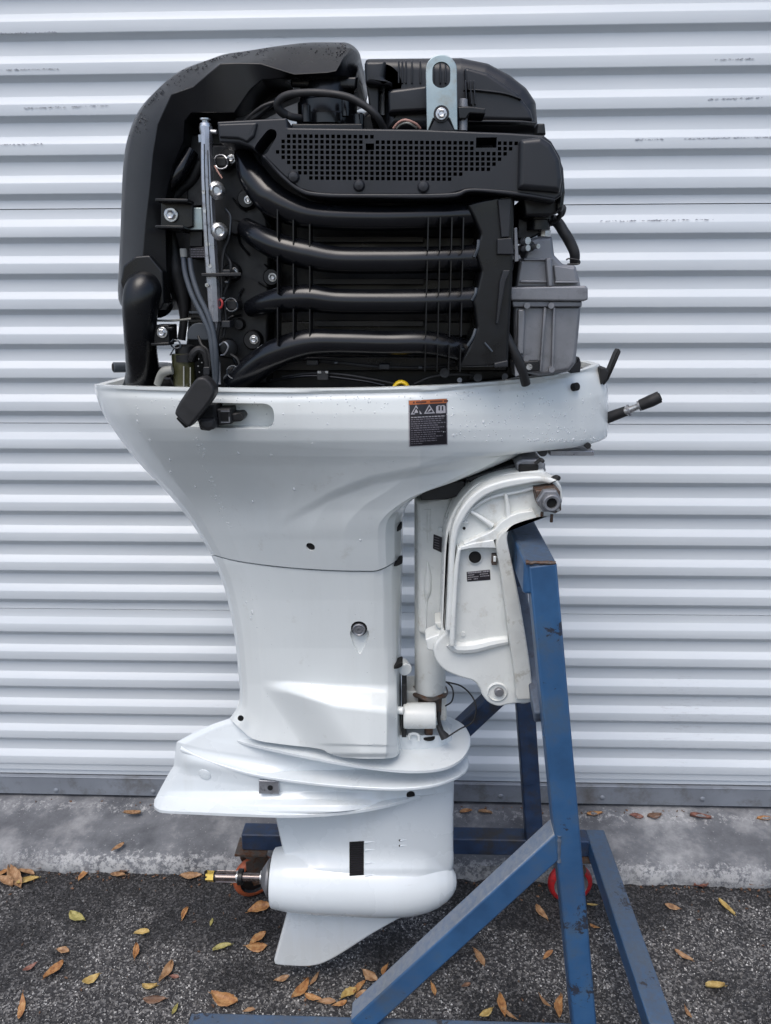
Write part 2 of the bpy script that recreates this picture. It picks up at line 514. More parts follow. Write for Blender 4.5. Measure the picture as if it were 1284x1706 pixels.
def water_mat(name, base, alpha):
    m, nt, bs = new_mat(name)
    bs.inputs['Base Color'].default_value = base; bs.inputs['Roughness'].default_value = .05
    bs.inputs['Alpha'].default_value = alpha; bs.inputs['Specular IOR Level'].default_value = .6
    return m
MAT['water'] = water_mat('water_bead_on_white', (.86, .89, .90, 1), .5)
MAT['water_dark'] = water_mat('water_bead_on_black', (.012, .013, .015, 1), .7)
def wetmap(nt, big, lo):
    # damp staining: broad patches, more of them along the foot of the kerb
    geo = N(nt, 'ShaderNodeNewGeometry'); sx = N(nt, 'ShaderNodeSeparateXYZ'); nt.links.new(geo.outputs['Position'], sx.inputs[0])
    mr = N(nt, 'ShaderNodeMapRange'); nt.links.new(sx.outputs[1], mr.inputs[0]); mr.inputs[1].default_value = 1.36; mr.inputs[2].default_value = 1.60
    mr.inputs[3].default_value = 0.0; mr.inputs[4].default_value = -.15
    ad = N(nt, 'ShaderNodeMath', operation='ADD'); nt.links.new(big.outputs['Fac'], ad.inputs[0]); nt.links.new(mr.outputs[0], ad.inputs[1])
    return ramp(nt, ad.outputs[0], [(.40, (lo, lo, lo * 1.05, 1)), (.52, (.95, .95, .95, 1))])
def asphalt():
    m, nt, bs = new_mat('worn_asphalt')
    v = tex(nt, 'vor', scale=230); v.feature = 'F1'
    hs = N(nt, 'ShaderNodeSeparateColor'); nt.links.new(v.outputs['Color'], hs.inputs[0])
    st = ramp(nt, hs.outputs[0], [(.0, (.016, .016, .018, 1)), (.45, (.035, .034, .036, 1)), (.7, (.08, .078, .078, 1)), (1, (.22, .215, .21, 1))])
    big = tex(nt, scale=3.2, detail=5, rough=.6)
    br = wetmap(nt, big, .34)
    c = mixc(nt, (1.0), st.outputs[0], br.outputs[0], 'MULTIPLY')
    nt.links.new(c, bs.inputs['Base Color'])
    rr = ramp(nt, big.outputs['Fac'], [(.36, (.45, .45, .45, 1)), (.6, (.85, .85, .85, 1))])
    nt.links.new(rr.outputs[0], bs.inputs['Roughness'])
    n2 = tex(nt, scale=400, detail=4)
    p = bump(nt, bs, v.outputs['Distance'], .8, .002)
    bump(nt, bs, n2.outputs['Fac'], .5, .001, p)
    return m
MAT['asphalt'] = asphalt()
def chipm():
    m, nt, bs = new_mat('asphalt_stone_chips')
    v = tex(nt, 'vor', scale=260)
    hs = N(nt, 'ShaderNodeSeparateColor'); nt.links.new(v.outputs['Color'], hs.inputs[0])
    st = ramp(nt, hs.outputs[1], [(.0, (.020, .020, .022, 1)), (.38, (.030, .029, .030, 1)), (.60, (.095, .092, .089, 1)), (.82, (.29, .28, .268, 1)), (1, (.64, .63, .61, 1))])
    big = tex(nt, scale=3.2, detail=5, rough=.6)
    br = wetmap(nt, big, .20)
    c = mixc(nt, (1.0), st.outputs[0], br.outputs[0], 'MULTIPLY')
    nt.links.new(c, bs.inputs['Base Color']); bs.inputs['Roughness'].default_value = .7
    return m
MAT['chips'] = chipm()
def concrete():
    m, nt, bs = new_mat('stained_concrete')
    a = tex(nt, scale=6, detail=9, rough=.68)
    r = ramp(nt, a.outputs['Fac'], [(.30, (.075, .080, .090, 1)), (.49, (.15, .156, .168, 1)), (.64, (.31, .315, .32, 1))])
    # flaking pale cement wash, strongest on the front lip and along the door
    geo = N(nt, 'ShaderNodeNewGeometry'); sx = N(nt, 'ShaderNodeSeparateXYZ'); nt.links.new(geo.outputs['Position'], sx.inputs[0])
    yb = ramp(nt, N(nt, 'ShaderNodeMath', operation='SUBTRACT').outputs[0], [(0, (1, 1, 1, 1)), (1, (1, 1, 1, 1))])
    mr = N(nt, 'ShaderNodeMapRange'); nt.links.new(sx.outputs[1], mr.inputs[0]); mr.inputs[1].default_value = 1.56; mr.inputs[2].default_value = 1.83
    band = ramp(nt, mr.outputs[0], [(.0, (.57, .57, .57, 1)), (.16, (.51, .51, .51, 1)), (.26, (.40, .40, .40, 1)), (.62, (.38, .38, .38, 1)), (.75, (.49, .49, .49, 1)), (1, (.33, .33, .33, 1))])
    fl = tex(nt, scale=70, detail=12, rough=.82)
    ad = N(nt, 'ShaderNodeMath', operation='ADD'); nt.links.new(fl.outputs['Fac'], ad.inputs[0]); nt.links.new(band.outputs[0], ad.inputs[1])
    fr = ramp(nt, ad.outputs[0], [(.98, (0, 0, 0, 1)), (1.10, (1, 1, 1, 1))])
    # AD range is beyond 1: rescale
    sc = N(nt, 'ShaderNodeMath', operation='MULTIPLY'); nt.links.new(ad.outputs[0], sc.inputs[0]); sc.inputs[1].default_value = .5
    fr2 = ramp(nt, sc.outputs[0], [(.49, (0, 0, 0, 1)), (.525, (1, 1, 1, 1))])
    c = mixc(nt, fr2.outputs[0], r.outputs[0], (.37, .375, .375, 1))
    spk = tex(nt, 'vor', scale=60); sp = ramp(nt, spk.outputs['Distance'], [(.06, (1, 1, 1, 1)), (.10, (0, 0, 0, 1))])
    c = mixc(nt, sp.outputs[0], c, (.30, .30, .30, 1))
    dk = tex(nt, scale=2.2, detail=6, rough=.6); dr = ramp(nt, dk.outputs['Fac'], [(.40, (.55, .55, .57, 1)), (.6, (1, 1, 1, 1))])
    c = mixc(nt, 1.0, c, dr.outputs[0], 'MULTIPLY')
    nt.links.new(c, bs.inputs['Base Color']); bs.inputs['Roughness'].default_value = .85
    b = tex(nt, scale=160, detail=8, rough=.7)
    bump(nt, bs, b.outputs['Fac'], .6, .002)
    return m
MAT['concrete'] = concrete()
def leafm(name, c0, c1, c2):
    m, nt, bs = new_mat(name)
    t = tex(nt, scale=90, detail=5)
    r = ramp(nt, t.outputs['Fac'], [(.3, c0), (.5, c1), (.72, c2)])
    sp = tex(nt, scale=420, detail=3); s2 = ramp(nt, sp.outputs['Fac'], [(.62, (0, 0, 0, 1)), (.7, (.8, .8, .8, 1))])
    c = mixc(nt, s2.outputs[0], r.outputs[0], (.07, .035, .015, 1))
    nt.links.new(c, bs.inputs['Base Color']); bs.inputs['Roughness'].default_value = .55
    bump(nt, bs, t.outputs['Fac'], .3, .001)
    return m
LEAFM = {
 'tan': leafm('tan_dry_leaf', (.15, .075, .035, 1), (.29, .165, .080, 1), (.40, .26, .15, 1)),
 'orange': leafm('orange_dry_leaf', (.17, .065, .025, 1), (.34, .165, .060, 1), (.44, .27, .12, 1)),
 'yellow': leafm('yellow_leaf', (.24, .15, .04, 1), (.40, .28, .09, 1), (.50, .40, .18, 1)),
 'green': leafm('yellow_green_leaf', (.13, .12, .035, 1), (.28, .25, .08, 1), (.42, .36, .14, 1)),
 'brown': leafm('brown_leaf', (.06, .03, .018, 1), (.13, .07, .04, 1), (.24, .13, .075, 1)),
 'red': leafm('reddish_leaf', (.08, .03, .022, 1), (.17, .07, .05, 1), (.27, .14, .10, 1)),
}

# ------------------------------------------------------------------ setting: ground
WALL = 1.80
def ground():
    # one sheet to the horizon, finer near the machine
    xs = [-60, -20, -6, -2.2] + [-1.5 + i * .05 for i in range(61)] + [2.2, 6, 20, 60]
    ys = [-60, -20, -6, -2, -.5, .4] + [.9 + i * .03 for i in range(26)] + [1.9, 3]
    vs = []
    for y in ys:
        for x in xs:
            z = 0.0
            if .9 <= y < 1.66 and abs(x) < 1.6: z = .004 * noise.noise(Vector((x * 3, y * 3, 0))) - .001
            vs.append((x, y, z))
    n = len(xs); fs = [(j * n + i, j * n + i + 1, (j + 1) * n + i + 1, (j + 1) * n + i) for j in range(len(ys) - 1) for i in range(n - 1)]
    o = mk('asphalt_ground', vs, fs, MAT['asphalt'], kind='structure', origin=(0, 0, 0), sharp=None)
    # stone chips standing proud of the binder
    mb_v = []; mb_f = []
    rnd = random.Random(3)
    for i in range(60000):
        y = .95 + rnd.random() ** 1.15 * .645
        x = -1.15 + rnd.random() * 2.35
        r = .0010 + .0024 * rnd.random() ** 1.9
        z = .004 * noise.noise(Vector((x * 3, y * 3, 0))) - .001
        a0 = rnd.random() * 6.28; k = 5; n0 = len(mb_v)
        h = r * (.25 + .55 * rnd.random())
        for q in range(k):
            a = a0 + 2 * pi * q / k; rr = r * (.7 + .5 * rnd.random())
            mb_v.append((x + rr * cos(a), y + rr * sin(a), z - .0005))
            mb_v.append((x + rr * .62 * cos(a), y + rr * .62 * sin(a), z + h * (.7 + .5 * rnd.random())))
        for q in range(k):
            q2 = (q + 1) % k
            mb_f.append((n0 + 2 * q, n0 + 2 * q2, n0 + 2 * q2 + 1, n0 + 2 * q + 1))
        mb_f.append(tuple(n0 + 2 * q + 1 for q in range(k)))
    me = bpy.data.meshes.new('stone_chips'); me.from_pydata(mb_v, [], mb_f); me.materials.append(MAT['chips'])
    g = bpy.data.objects.new('stone_chips', me); C.objects.link(g)
    g['kind'] = 'stuff'; g['label'] = 'pale stone chips bedded in the dark asphalt surface'; g['category'] = 'gravel'
ground()
def apron():
    nx = 420; vs = []
    prof = [(1.592, -.02), (1.590, .006), (1.594, .026), (1.604, .038), (1.622, .044), (1.66, .049), (1.70, .052), (1.74, .056), (1.77, .066), (1.80, .069), (1.90, .070)]
    xs = [-60, -8, -3] + [-1.6 + i * 3.3 / nx for i in range(nx + 1)] + [3, 8, 60]
    for j, (y, z) in enumerate(prof):
        for x in xs:
            e = 0
            if abs(x) < 2:
                e = .010 * noise.noise(Vector((x * 9, 1, j * .35))) + .009 * noise.noise(Vector((x * 34, 5, j * .8))) + .004 * noise.noise(Vector((x * 110, 5, j * 1.2)))
                if j > 4: e *= .25
            zz = z + (.35 * e if j not in (0,) else 0) + (.0015 * noise.noise(Vector((x * 60, y * 60, 0))) if j > 1 else 0)
            vs.append((x, y + e * (1 if j < 6 else 0), zz))
    n = len(xs); fs = [(j * n + i, j * n + i + 1, (j + 1) * n + i + 1, (j + 1) * n + i) for j in range(len(prof) - 1) for i in range(n - 1)]
    mk('concrete_apron', vs, fs, MAT['concrete'], kind='structure', origin=(0, 1.6, 0), sharp=60)
apron()

# ------------------------------------------------------------------ roller door
def door():
    root = empty('roller_door', (0, WALL, .075), 'white corrugated metal roller door filling the whole background', 'door')
    # heights fitted to the photograph (scaled from wall distance 2.0 to 1.8)
    S = .9
    ztop = lambda k, b: CAM_H + (2.18969 - 1.6 - .08703 * k - .013813 * b) * S
    P = .08703 * S
    def wave(z0, n):
        """profile going DOWN from the underside of a ridge; n repeats; returns (z, y offset)"""
        out = []
        for i in range(n):
            z = z0 - i * P
            out += [(z + .002, 0), (z, .0003), (z - .0008, .0012), (z - .0108, .0100), (z - .0118, .0107), (z - .0128, .0108),
                    (z - P * .49, .0108), (z - P * .505, .0104), (z - P * .515, .0096), (z - P * .695, .0008), (z - P * .71, .0002), (z - P * .725, 0)]
        return out
    XL, XR = -3.2, 3.2
    nx = 60
    def sheet(prof, name='door_sheet', mat=None):
        vs = []; n = nx + 1
        for z, y in prof:
            for i in range(n):
                x = XL + (XR - XL) * i / nx
                w = .0022 * noise.noise(Vector((x * 1.3, z * 1.1, 2))) + .0006 * noise.noise(Vector((x * 5, z * 9, 4)))
                vs.append((x, WALL + y + w, z + .0008 * noise.noise(Vector((x * 1.1, z * 2, 9)))))
        fs = [(j * n + i, j * n + i + 1, (j + 1) * n + i + 1, (j + 1) * n + i) for j in range(len(prof) - 1) for i in range(nx)]
        return mk(name, vs, fs, mat or MAT['door'], root, sharp=70)
    edges = {}
    # index of the first ridge underside in each sheet: 0..4 is the part of a sheet whose top lies above the frame
    groups = [(-13, 6, -2), (-7, 6, -1), (-1, 6, 0), (5, 6, 1), (11, 6, 2), (17, 6, 3)]
    prev_end = None
    for k0, n, b in groups:
        z0 = ztop(k0, b)
        pr = wave(z0, n)
        # top lip of this sheet: short recessed flat under the seam of the sheet above
        last = ztop(k0 + n - 1, b)
        top = [(z0 + P * .50 + .0138 * S * .4, .0002)] if prev_end is not None else [(z0 + P * .35, 0)]
        if prev_end is not None:
            # the flat above the first underside belongs to the wave; add up-slope and the recess up to the seam
            top = [(prev_end - .0016, .0125), (prev_end - .0022, .0104), (z0 + P * .51, .0104), (z0 + P * .49, .0096), (z0 + P * .305, .0008), (z0 + P * .28, 0)]
        # last ridge ends in its recess, where the next sheet is lapped
        if k0 + n - 1 < 22:
            cut = [(z, y) for z, y in pr if z > last - .013]
            seam = last - .029 * 1.0
            cut += [(seam + .0012, .0108), (seam, .0104), (seam - .0004, .0125)]
            pr = cut; prev_end = seam
        else:
            cut = [(z, y) for z, y in pr if z > last - .0098 - .0005]
            # lowest lap: recess, then the bottom bar starts
            cut = [(z, y) for z, y in pr]
            cut = cut[:-12] + [(last + .002, 0), (last, .0004), (last - .003, .0022), (last - .006, .003), (last - .020, .0034), (last - .021, .0075), (last - .036, .0082)]
            pr = cut
        sheet(top + pr)
    zb = CAM_H - WALL * tan(atan2(1331 - 853, FPX) + PITCH)
    zt = CAM_H - WALL * tan(atan2(1303 - 853, FPX) + PITCH)
    m = MB()
    m.box((0, WALL + .004, (zt + zb) / 2), (6.4, .022, zt - zb))
    m.box((0, WALL - .002, zt + .001), (6.4, .012, .004))
    m.build('bottom_bar', MAT['bar'], root, bevel=.0015)
    m = MB(); m.box((0, WALL + .02, zb - .01), (6.4, .02, .03)); m.build('bottom_gap_shade', MAT['rubber'], root)  # black strip stands in for the shaded gap below the bar
    bolt = None
    for i, px in enumerate((93, 834, 1003, 1170, 255)):
        py = lerp_tab([(0, 1316), (1284, 1333)], px)
        p = at(px, py, WALL - .008)
        if bolt is None:
            mm = MB(); mm.lathe(p + Vector((0, .003, 0)), (0, -1, 0), [(0, .0075), (.0025, .0072), (.0045, .005), (.0055, .001)], 14)
            bolt = mm.build('bolt_head', MAT['bar'], root, origin=p)
        else: mesh_copy(bolt, 'bolt_head', p, None, root)
    # grime streaks left where water dries on the ridges
    mb = MB(); rnd = random.Random(5)
    for (x0, x1, y0, y1) in ((0, 95, 56, 54), (0, 100, 117, 115), (40, 180, 181, 176), (0, 70, 242, 240), (1190, 1255, 100, 98), (1180, 1270, 166, 163), (1000, 1190, 369, 366), (1060, 1110, 233, 232), (1140, 1284, 232, 229)):
        k = int((x1 - x0) * .55)
        for i in range(k):
            x = x0 + (x1 - x0) * rnd.random(); y = y0 + (y1 - y0) * (x - x0) / (x1 - x0) - 1.2 + 1.6 * rnd.random()
            p = at(x, y, WALL - .0012 + .0); s = .0006 + .0016 * rnd.random() ** 2
            mb.add([p + Vector((-s * 2, 0, 0)), p + Vector((0, -.0003, -s * .5)), p + Vector((s * 2, 0, 0)), p + Vector((0, -.0003, s * .7))], [(0, 1, 2, 3)])
    o = mb.build('grime_specks', MAT['drip'], root, kind='stuff')
    # wall above and the dark gap behind the door foot
    m = MB(); m.box((0, WALL + .30, 2.2), (60, .5, 4.4)); b = m.build('building_wall', MAT['bar']); b['kind'] = 'structure'
door()

# ------------------------------------------------------------------ steel stand
ZT, ZB = .180, .137
DF, DR = 1.05, 1.535
def stand():
    p = at(700, 1700, DF)
    root = empty('engine_stand', (p.x, 1.29, 0), 'blue welded steel stand on casters holding up the outboard motor', 'engine stand')
    T = .040
    def beam(name, a, b, w, h, mat, hint=Vector((0, 1, 0)), bv=.003, **k):
        m = MB(); m.beam(a, b, w, h, hint); return m.build(name, mat, root, bevel=bv, **k)
    fy = DF - T / 2
    a = at(904.5, 948, fy); b = at(973.5, 1700, fy); d = (b - a); t = (ZT - a.z) / d.z; b = a + d * t
    a.y = b.y = DF
    a = a + (a - b).normalized() * .006
    beam('post', a, b, T, T, MAT['blue'])
    FPb = b
    # rear post
    ry = DR - T / 2
    a2 = at(856, 880, ry); b2 = at(891, 1398, ry); d = b2 - a2; b2 = a2 + d * ((ZT - a2.z) / d.z); a2.y = b2.y = DR
    beam('post', a2, b2, T, T, MAT['navy'])
    # cross beam that the motor hangs on
    ca = at(901, 937, DF - .020); zt = ca.z; PT = a
    m = MB(); m.box((ca.x, (DF - .0170 + DR + .02) / 2, zt - .025), (.046, DR - DF + .037, .05))
    m.build('cross_beam', MAT['blue'], root, bevel=.005, segs=3)
    m = MB(); rnd = random.Random(2)      # weld bead along the joint
    pts = [Vector((ca.x - .021 + .042 * i / 14, DF - .0185, zt - .0015 + .0012 * rnd.random())) for i in range(15)]
    m.tube(pts, [.0022 + .0013 * rnd.random() for _ in pts], 6, sub=2); m.build('weld_bead', MAT['rusty'], root)
    # front brace
    e0 = at(862, 1473, fy); e1 = at(607, 1706, fy); d = (e1 - e0).normalized()
    A = e0 - d * .108; B = e0 + d * ((ZT - e0.z) / d.z); A.y = B.y = DF + .0012
    beam('brace', A, B, T - .001, T - .001, MAT['blue_dusty'])
    # rear brace
    e0 = at(824, 1171, ry); e1 = at(776, 1216, ry); d = (e1 - e0).normalized()
    A = e0 - d * .075; B = e0 + d * ((ZT - e0.z) / d.z); A.y = B.y = DR
    beam('brace', A, B, T, T, MAT['navy'])
    # diagonal tie between posts
    A = at(905, 1195, DF + .02); B = at(862, 985, 1.30)
    beam('tie_bar', A, B, .028, .028, MAT['zinc_blue'] if 'zinc_blue' in MAT else MAT['navy'])
    m = MB(); pts = [at(906 + rnd.random(), 1128 + i * 8, DF - .012) for i in range(13)]
    m.tube(pts, [.0018 + .0018 * rnd.random() for _ in pts], 6, sub=2); m.build('weld_bead', MAT['blue'], root)
    m = MB(); pts = [at(930.5 + .03 * i + rnd.random(), 1392 + i * 4, DF - .0195) for i in range(12)]
    m.tube(pts, [.0016 + .0022 * rnd.random() for _ in pts], 6, sub=2); m.build('weld_bead', MAT['zinc_blue'], root)
    # base rails
    W = .044
    xr0 = atz(989, 1377, ZT).x; xr1 = atz(1098, 1690, ZT).x; xr = (xr0 + xr1) / 2
    xl = at(401, 1396, DR - W / 2).x
    xf = atz(315, 1699, ZT).x
    zc = (ZT + ZB) / 2
    m = MB(); m.box(((xl + xr - .022) / 2, DR + .004, zc), (xr - .022 - xl, W, ZT - ZB)); m.build('base_rail', MAT['navy'], root, bevel=.003)
    m = MB(); m.box(((xf + xr + .022) / 2, DF - .018, zc), (xr + .022 - xf, W, ZT - ZB)); m.build('base_rail', MAT['blue'], root, bevel=.003)
    m = MB(); m.beam((xr0, DR + .026, zc + .0), (xr1, DF + .0045, zc), W, ZT - ZB - .001, Vector((0, 0, 1))); m.build('base_rail', MAT['blue'], root, bevel=.003)
    m = MB(); pts = [Vector((xr0 - .024, DR - .018 + .0 * i, ZT - .004 - i * .004)) for i in range(8)]
    m.tube(pts, [.002 + .0015 * rnd.random() for _ in pts], 6, sub=2); m.build('weld_bead', MAT['navy'], root)
    # casters
    def caster(x, y, yaw, matw, hubm):
        top = ZB; R = .0535; Rm = Matrix.Rotation(yaw, 3, 'Z'); c = Vector((x, y, R))
        m = MB()
        m.box((x, y, top - .003), (.075, .06, .005)); m.lathe((x, y, top - .022), (0, 0, 1), [(0, .014), (.003, .024), (.012, .024), (.018, .018)], 18)
        for s in (-1, 1):
            o = Rm @ Vector((0, s * .020, 0))
            vs = []
            for ss_ in (0, .003 * s):
                off = Rm @ Vector((0, s * .019 + ss_, 0))
                for u, z in ((-.026, top - .020), (.026, top - .020), (.030, top - .035), (.012, R - .010), (-.010, R - .010), (-.026, top - .040)):
                    vs.append(Vector((x, y, z)) + off + Rm @ Vector((u, 0, 0)))
            m.add(vs, [tuple(range(6)), tuple(range(11, 5, -1))] + [(i, (i + 1) % 6, 6 + (i + 1) % 6, 6 + i) for i in range(6)])
        m.lathe(c - Rm @ Vector((0, .028, 0)), Rm @ Vector((0, 1, 0)), [(0, .006), (.056, .006)], 8)
        ob = m.build('caster', MAT['rusty'], root)
        ax = Rm @ Vector((0, 1, 0)); prof = []
        for k in range(13):
            a = pi * k / 12; prof.append((-.012 * cos(a), R - .010 + .010 * sin(a)))
        mm = MB(); mm.lathe(c, ax, [(-.012, R - .013)] + prof + [(.012, R - .013), (.009, R - .013), (-.009, R - .013), (-.012, R - .013)], 40, caps=False)
        mm.build('tyre', matw, ob)
        mm = MB(); mm.lathe(c, ax, [(-.012, .008), (-.014, .014), (-.006, .018), (-.005, .036), (-.011, .042), (.011, .042), (.005, .036), (.006, .018), (.014, .014), (.012, .008)], 30)
        mm.build('wheel_hub', hubm, ob)
        return ob
    lx = at(424, 1466, DR - .005).x; rx = at(950, 1465, DR - .005).x
    c1 = caster(lx, DR - .003, radians(32), MAT['orange_rub'], MAT['dark']); c1['label'] = 'caster with dirty orange wheel turned aside'
    c2 = caster(rx, DR - .003, radians(4), MAT['red'], MAT['alu']); c2['label'] = 'caster with bright red wheel'
    caster(xf + .05, DF, radians(20), MAT['orange_rub'], MAT['dark']); caster(xr - .02, DF, radians(-30), MAT['red'], MAT['alu'])
MAT['zinc_blue'] = simple('faded_blue_grey_paint', (.085, .11, .15, 1), .55, var=.2, vscale=30, bmp=.2, grime=(.04, .04, .05, 1), gscale=30)
stand()

# ------------------------------------------------------------------ outboard motor
DC = 1.28
pb = at(560, 1600, DC)
motor = empty('outboard_motor', (pb.x, DC, pb.z), 'white four cylinder outboard motor with its top cowling removed, hung on the stand', 'outboard motor')

def resample(pts, n, weight=None):
    P = [Vector(p[:2]) for p in pts]; L = [0]
    for a, b in zip(P, P[1:]): L.append(L[-1] + (b - a).length)
    def f(t):
        d = t * L[-1]
        for i in range(len(L) - 1):
            if d <= L[i + 1] or i == len(L) - 2:
                k = (d - L[i]) / max(1e-9, L[i + 1] - L[i]); return P[i].lerp(P[i + 1], k)
    return f
def shell(name, top, bottom, left, right, wf, mat, nu=120, nv=80, Dc=DC, rim=None, sharp=40, parent=motor, endpow=1.0):
    T, B, Lf, Rf = resample(top, 0), resample(bottom, 0), resample(left, 0), resample(right, 0)
    c00, c10, c01, c11 = T(0), T(1), B(0), B(1)
    fr = []; bk = []
    for j in range(nv + 1):
        t = j / nv; r1 = []; r2 = []
        for i in range(nu + 1):
            u = i / nu; s = .5 * u + .5 * (.5 - .5 * cos(pi * u))
            p = T(s) * (1 - t) + B(s) * t + Lf(t) * (1 - s) + Rf(t) * s - (c00 * (1 - s) * (1 - t) + c10 * s * (1 - t) + c01 * (1 - s) * t + c11 * s * t)
            w = wf(s, t, p.x, p.y)
            q = at(p.x, p.y, Dc - w)
            r1.append(q); r2.append(Vector((q.x, 2 * Dc - q.y, q.z)))
        fr.append(r1); bk.append(r2)
    n = nu + 1; vs = []; fs = []
    for r in fr: vs += r
    off = len(vs)
    for r in bk: vs += r
    for j in range(nv):
        for i in range(nu):
            a = j * n + i
            fs.append((a, a + 1, a + n + 1, a + n)); fs.append((off + a, off + a + n, off + a + n + 1, off + a + 1))
    def ring(j): return [j * n + i for i in range(n)] + [off + j * n + i for i in range(n - 2, 0, -1)]
    fs.append(tuple(ring(nv)))
    if rim:
        R0 = ring(0); c = sum((vs[k] for k in R0), Vector()) / len(R0)
        prev = R0; nrim = 0
        for inset, dz in rim:
            cur = []
            for k in R0:
                d = (vs[k] - c); d.z = 0; l = d.length
                q = vs[k] - d * (inset / max(l, .02)); q.z += dz
                cur.append(len(vs)); vs.append(q)
            for a in range(len(R0)):
                b = (a + 1) % len(R0)
                fs.append((prev[a], prev[b], cur[b], cur[a]))
            prev = cur
        fs.append(tuple(prev))
    else: fs.append(tuple(ring(0)))
    mats = mat if isinstance(mat, list) else [mat]
    mi = [0] * len(fs)
    if rim and len(mats) > 1:
        for q in range(len(R0) + 1): mi[-1 - q] = 1
    o = mk(name, vs, fs, mats, parent, sharp=sharp, matidx=mi)
    bm = bmesh.new(); bm.from_mesh(o.data); bmesh.ops.remove_doubles(bm, verts=bm.verts, dist=.00002); bmesh.ops.recalc_face_normals(bm, faces=bm.faces); bm.to_mesh(o.data); bm.free()
    o.data.shade_smooth(); o.data.set_sharp_from_angle(angle=radians(sharp))
    return o
def se(s, n): return max(0.0, 1 - abs(2 * s - 1) ** n) ** (1 / n)

# ---- lower cowl
COWL_TOP = cat([(156, 641), (200, 643), (300, 646), (450, 648), (600, 647), (720, 643), (820, 636), (900, 628), (960, 619), (985, 612), (998, 606)])
COWL_BOT = cat([(351, 923), (400, 935), (480, 945), (560, 950), (620, 951)]) + cat([(628, 950), (645, 943), (671, 926)])
COWL_L = cat([(156, 641), (162, 665), (172, 690), (188, 715), (215, 752), (248, 790), (282, 825), (312, 862), (336, 898), (351, 923)])
COWL_R = cat([(998, 606), (1008, 630), (1013, 652)]) + [Vector((1014, 712))] + cat([(1013, 719), (1010, 729), (1001, 734)]) + cat([(960, 736), (905, 739), (880, 752), (850, 765), (800, 784), (745, 800), (705, 820), (682, 838), (673, 856), (671, 890), (671, 926)])
def crease_y(x): return lerp_tab([(380, 940), (470, 860), (560, 812), (620, 790), (700, 775), (780, 763), (880, 742), (1000, 725)], x)
def cowl_w(s, t, px, py):
    W = lerp_tab([(600, .200), (655, .207), (690, .2118), (715, .2128), (735, .2095), (760, .1995), (800, .1785), (850, .1510), (900, .1265), (955, .105)], py)
    W2 = lerp_tab([(700, 1), (850, .78), (960, .62), (1020, .55)], px) if px > 700 else 1
    prof = se(s, 3.0) * (1 - ss(t * 1.2)) + lerp_tab([(0, 0), (.02, .2), (.06, .33), (.16, .50), (.28, .66), (.41, .80), (.55, .91), (.7, .985), (.86, 1.0), (.90, .96), (.95, .72), (.99, .30), (1, 0)], s) * ss(t * 1.2)
    w = W * W2 * prof
    d = py - crease_y(px)
    if px > 430: w -= .0055 * ss(d / 20) * ss((px - 430) / 150) * (1 - ss((s - .86) / .14)) * (1 - ss((t - .72) / .28))
    # channel under the rim lip
    ty = lerp_tab([(156, 641), (450, 648), (720, 643), (900, 628), (998, 606)], px)
    e = py - ty
    w -= .0045 * (ss((e - 6) / 2.5) - .55 * ss((e - 10) / 12)) * min(1, prof * 3)
    return max(w, 0)
cowl = shell('lower_cowl', COWL_TOP, COWL_BOT, COWL_L, COWL_R, cowl_w, [MAT['white'], MAT['dark']], nu=230, nv=150, rim=[(.006, .001), (.012, -.001), (.014, -.010), (.016, -.019)], sharp=50)
# handle recess and bolt holes cut in
cut = MB()
def stadium(x0, y0, x1, y1, r, n=10): return rc([(x0, y0, r), (x1, y0, r), (x1, y1, r), (x0, y1, r)], n)
pillow_mb(cut, stadium(288, 672, 457, 715, 21.4), 1.0, 1.112, 0, Y0=1.078)
cowl_open = cut.build('cut', MAT['hole'])
boolean(cowl, cowl_open, 'FAST')
HOLE_P, HOLE_N = hit(bvh(cowl), 517, 911)
cut = MB(); cut.lathe(HOLE_P + HOLE_N * .02, -HOLE_N, [(0, .0075), (.035, .0075)], 24)
boolean(cowl, cut.build('cut', MAT['hole']), 'FAST')
CT = bvh(cowl)
if False: pillow_mb(MB(), cat([(175, 655), (300, 655), (600, 657), (850, 645), (975, 622), (975, 600), (850, 600), (300, 612), (200, 618)], closed=True), 1.12, 1.44, .01, Y0=1.3)

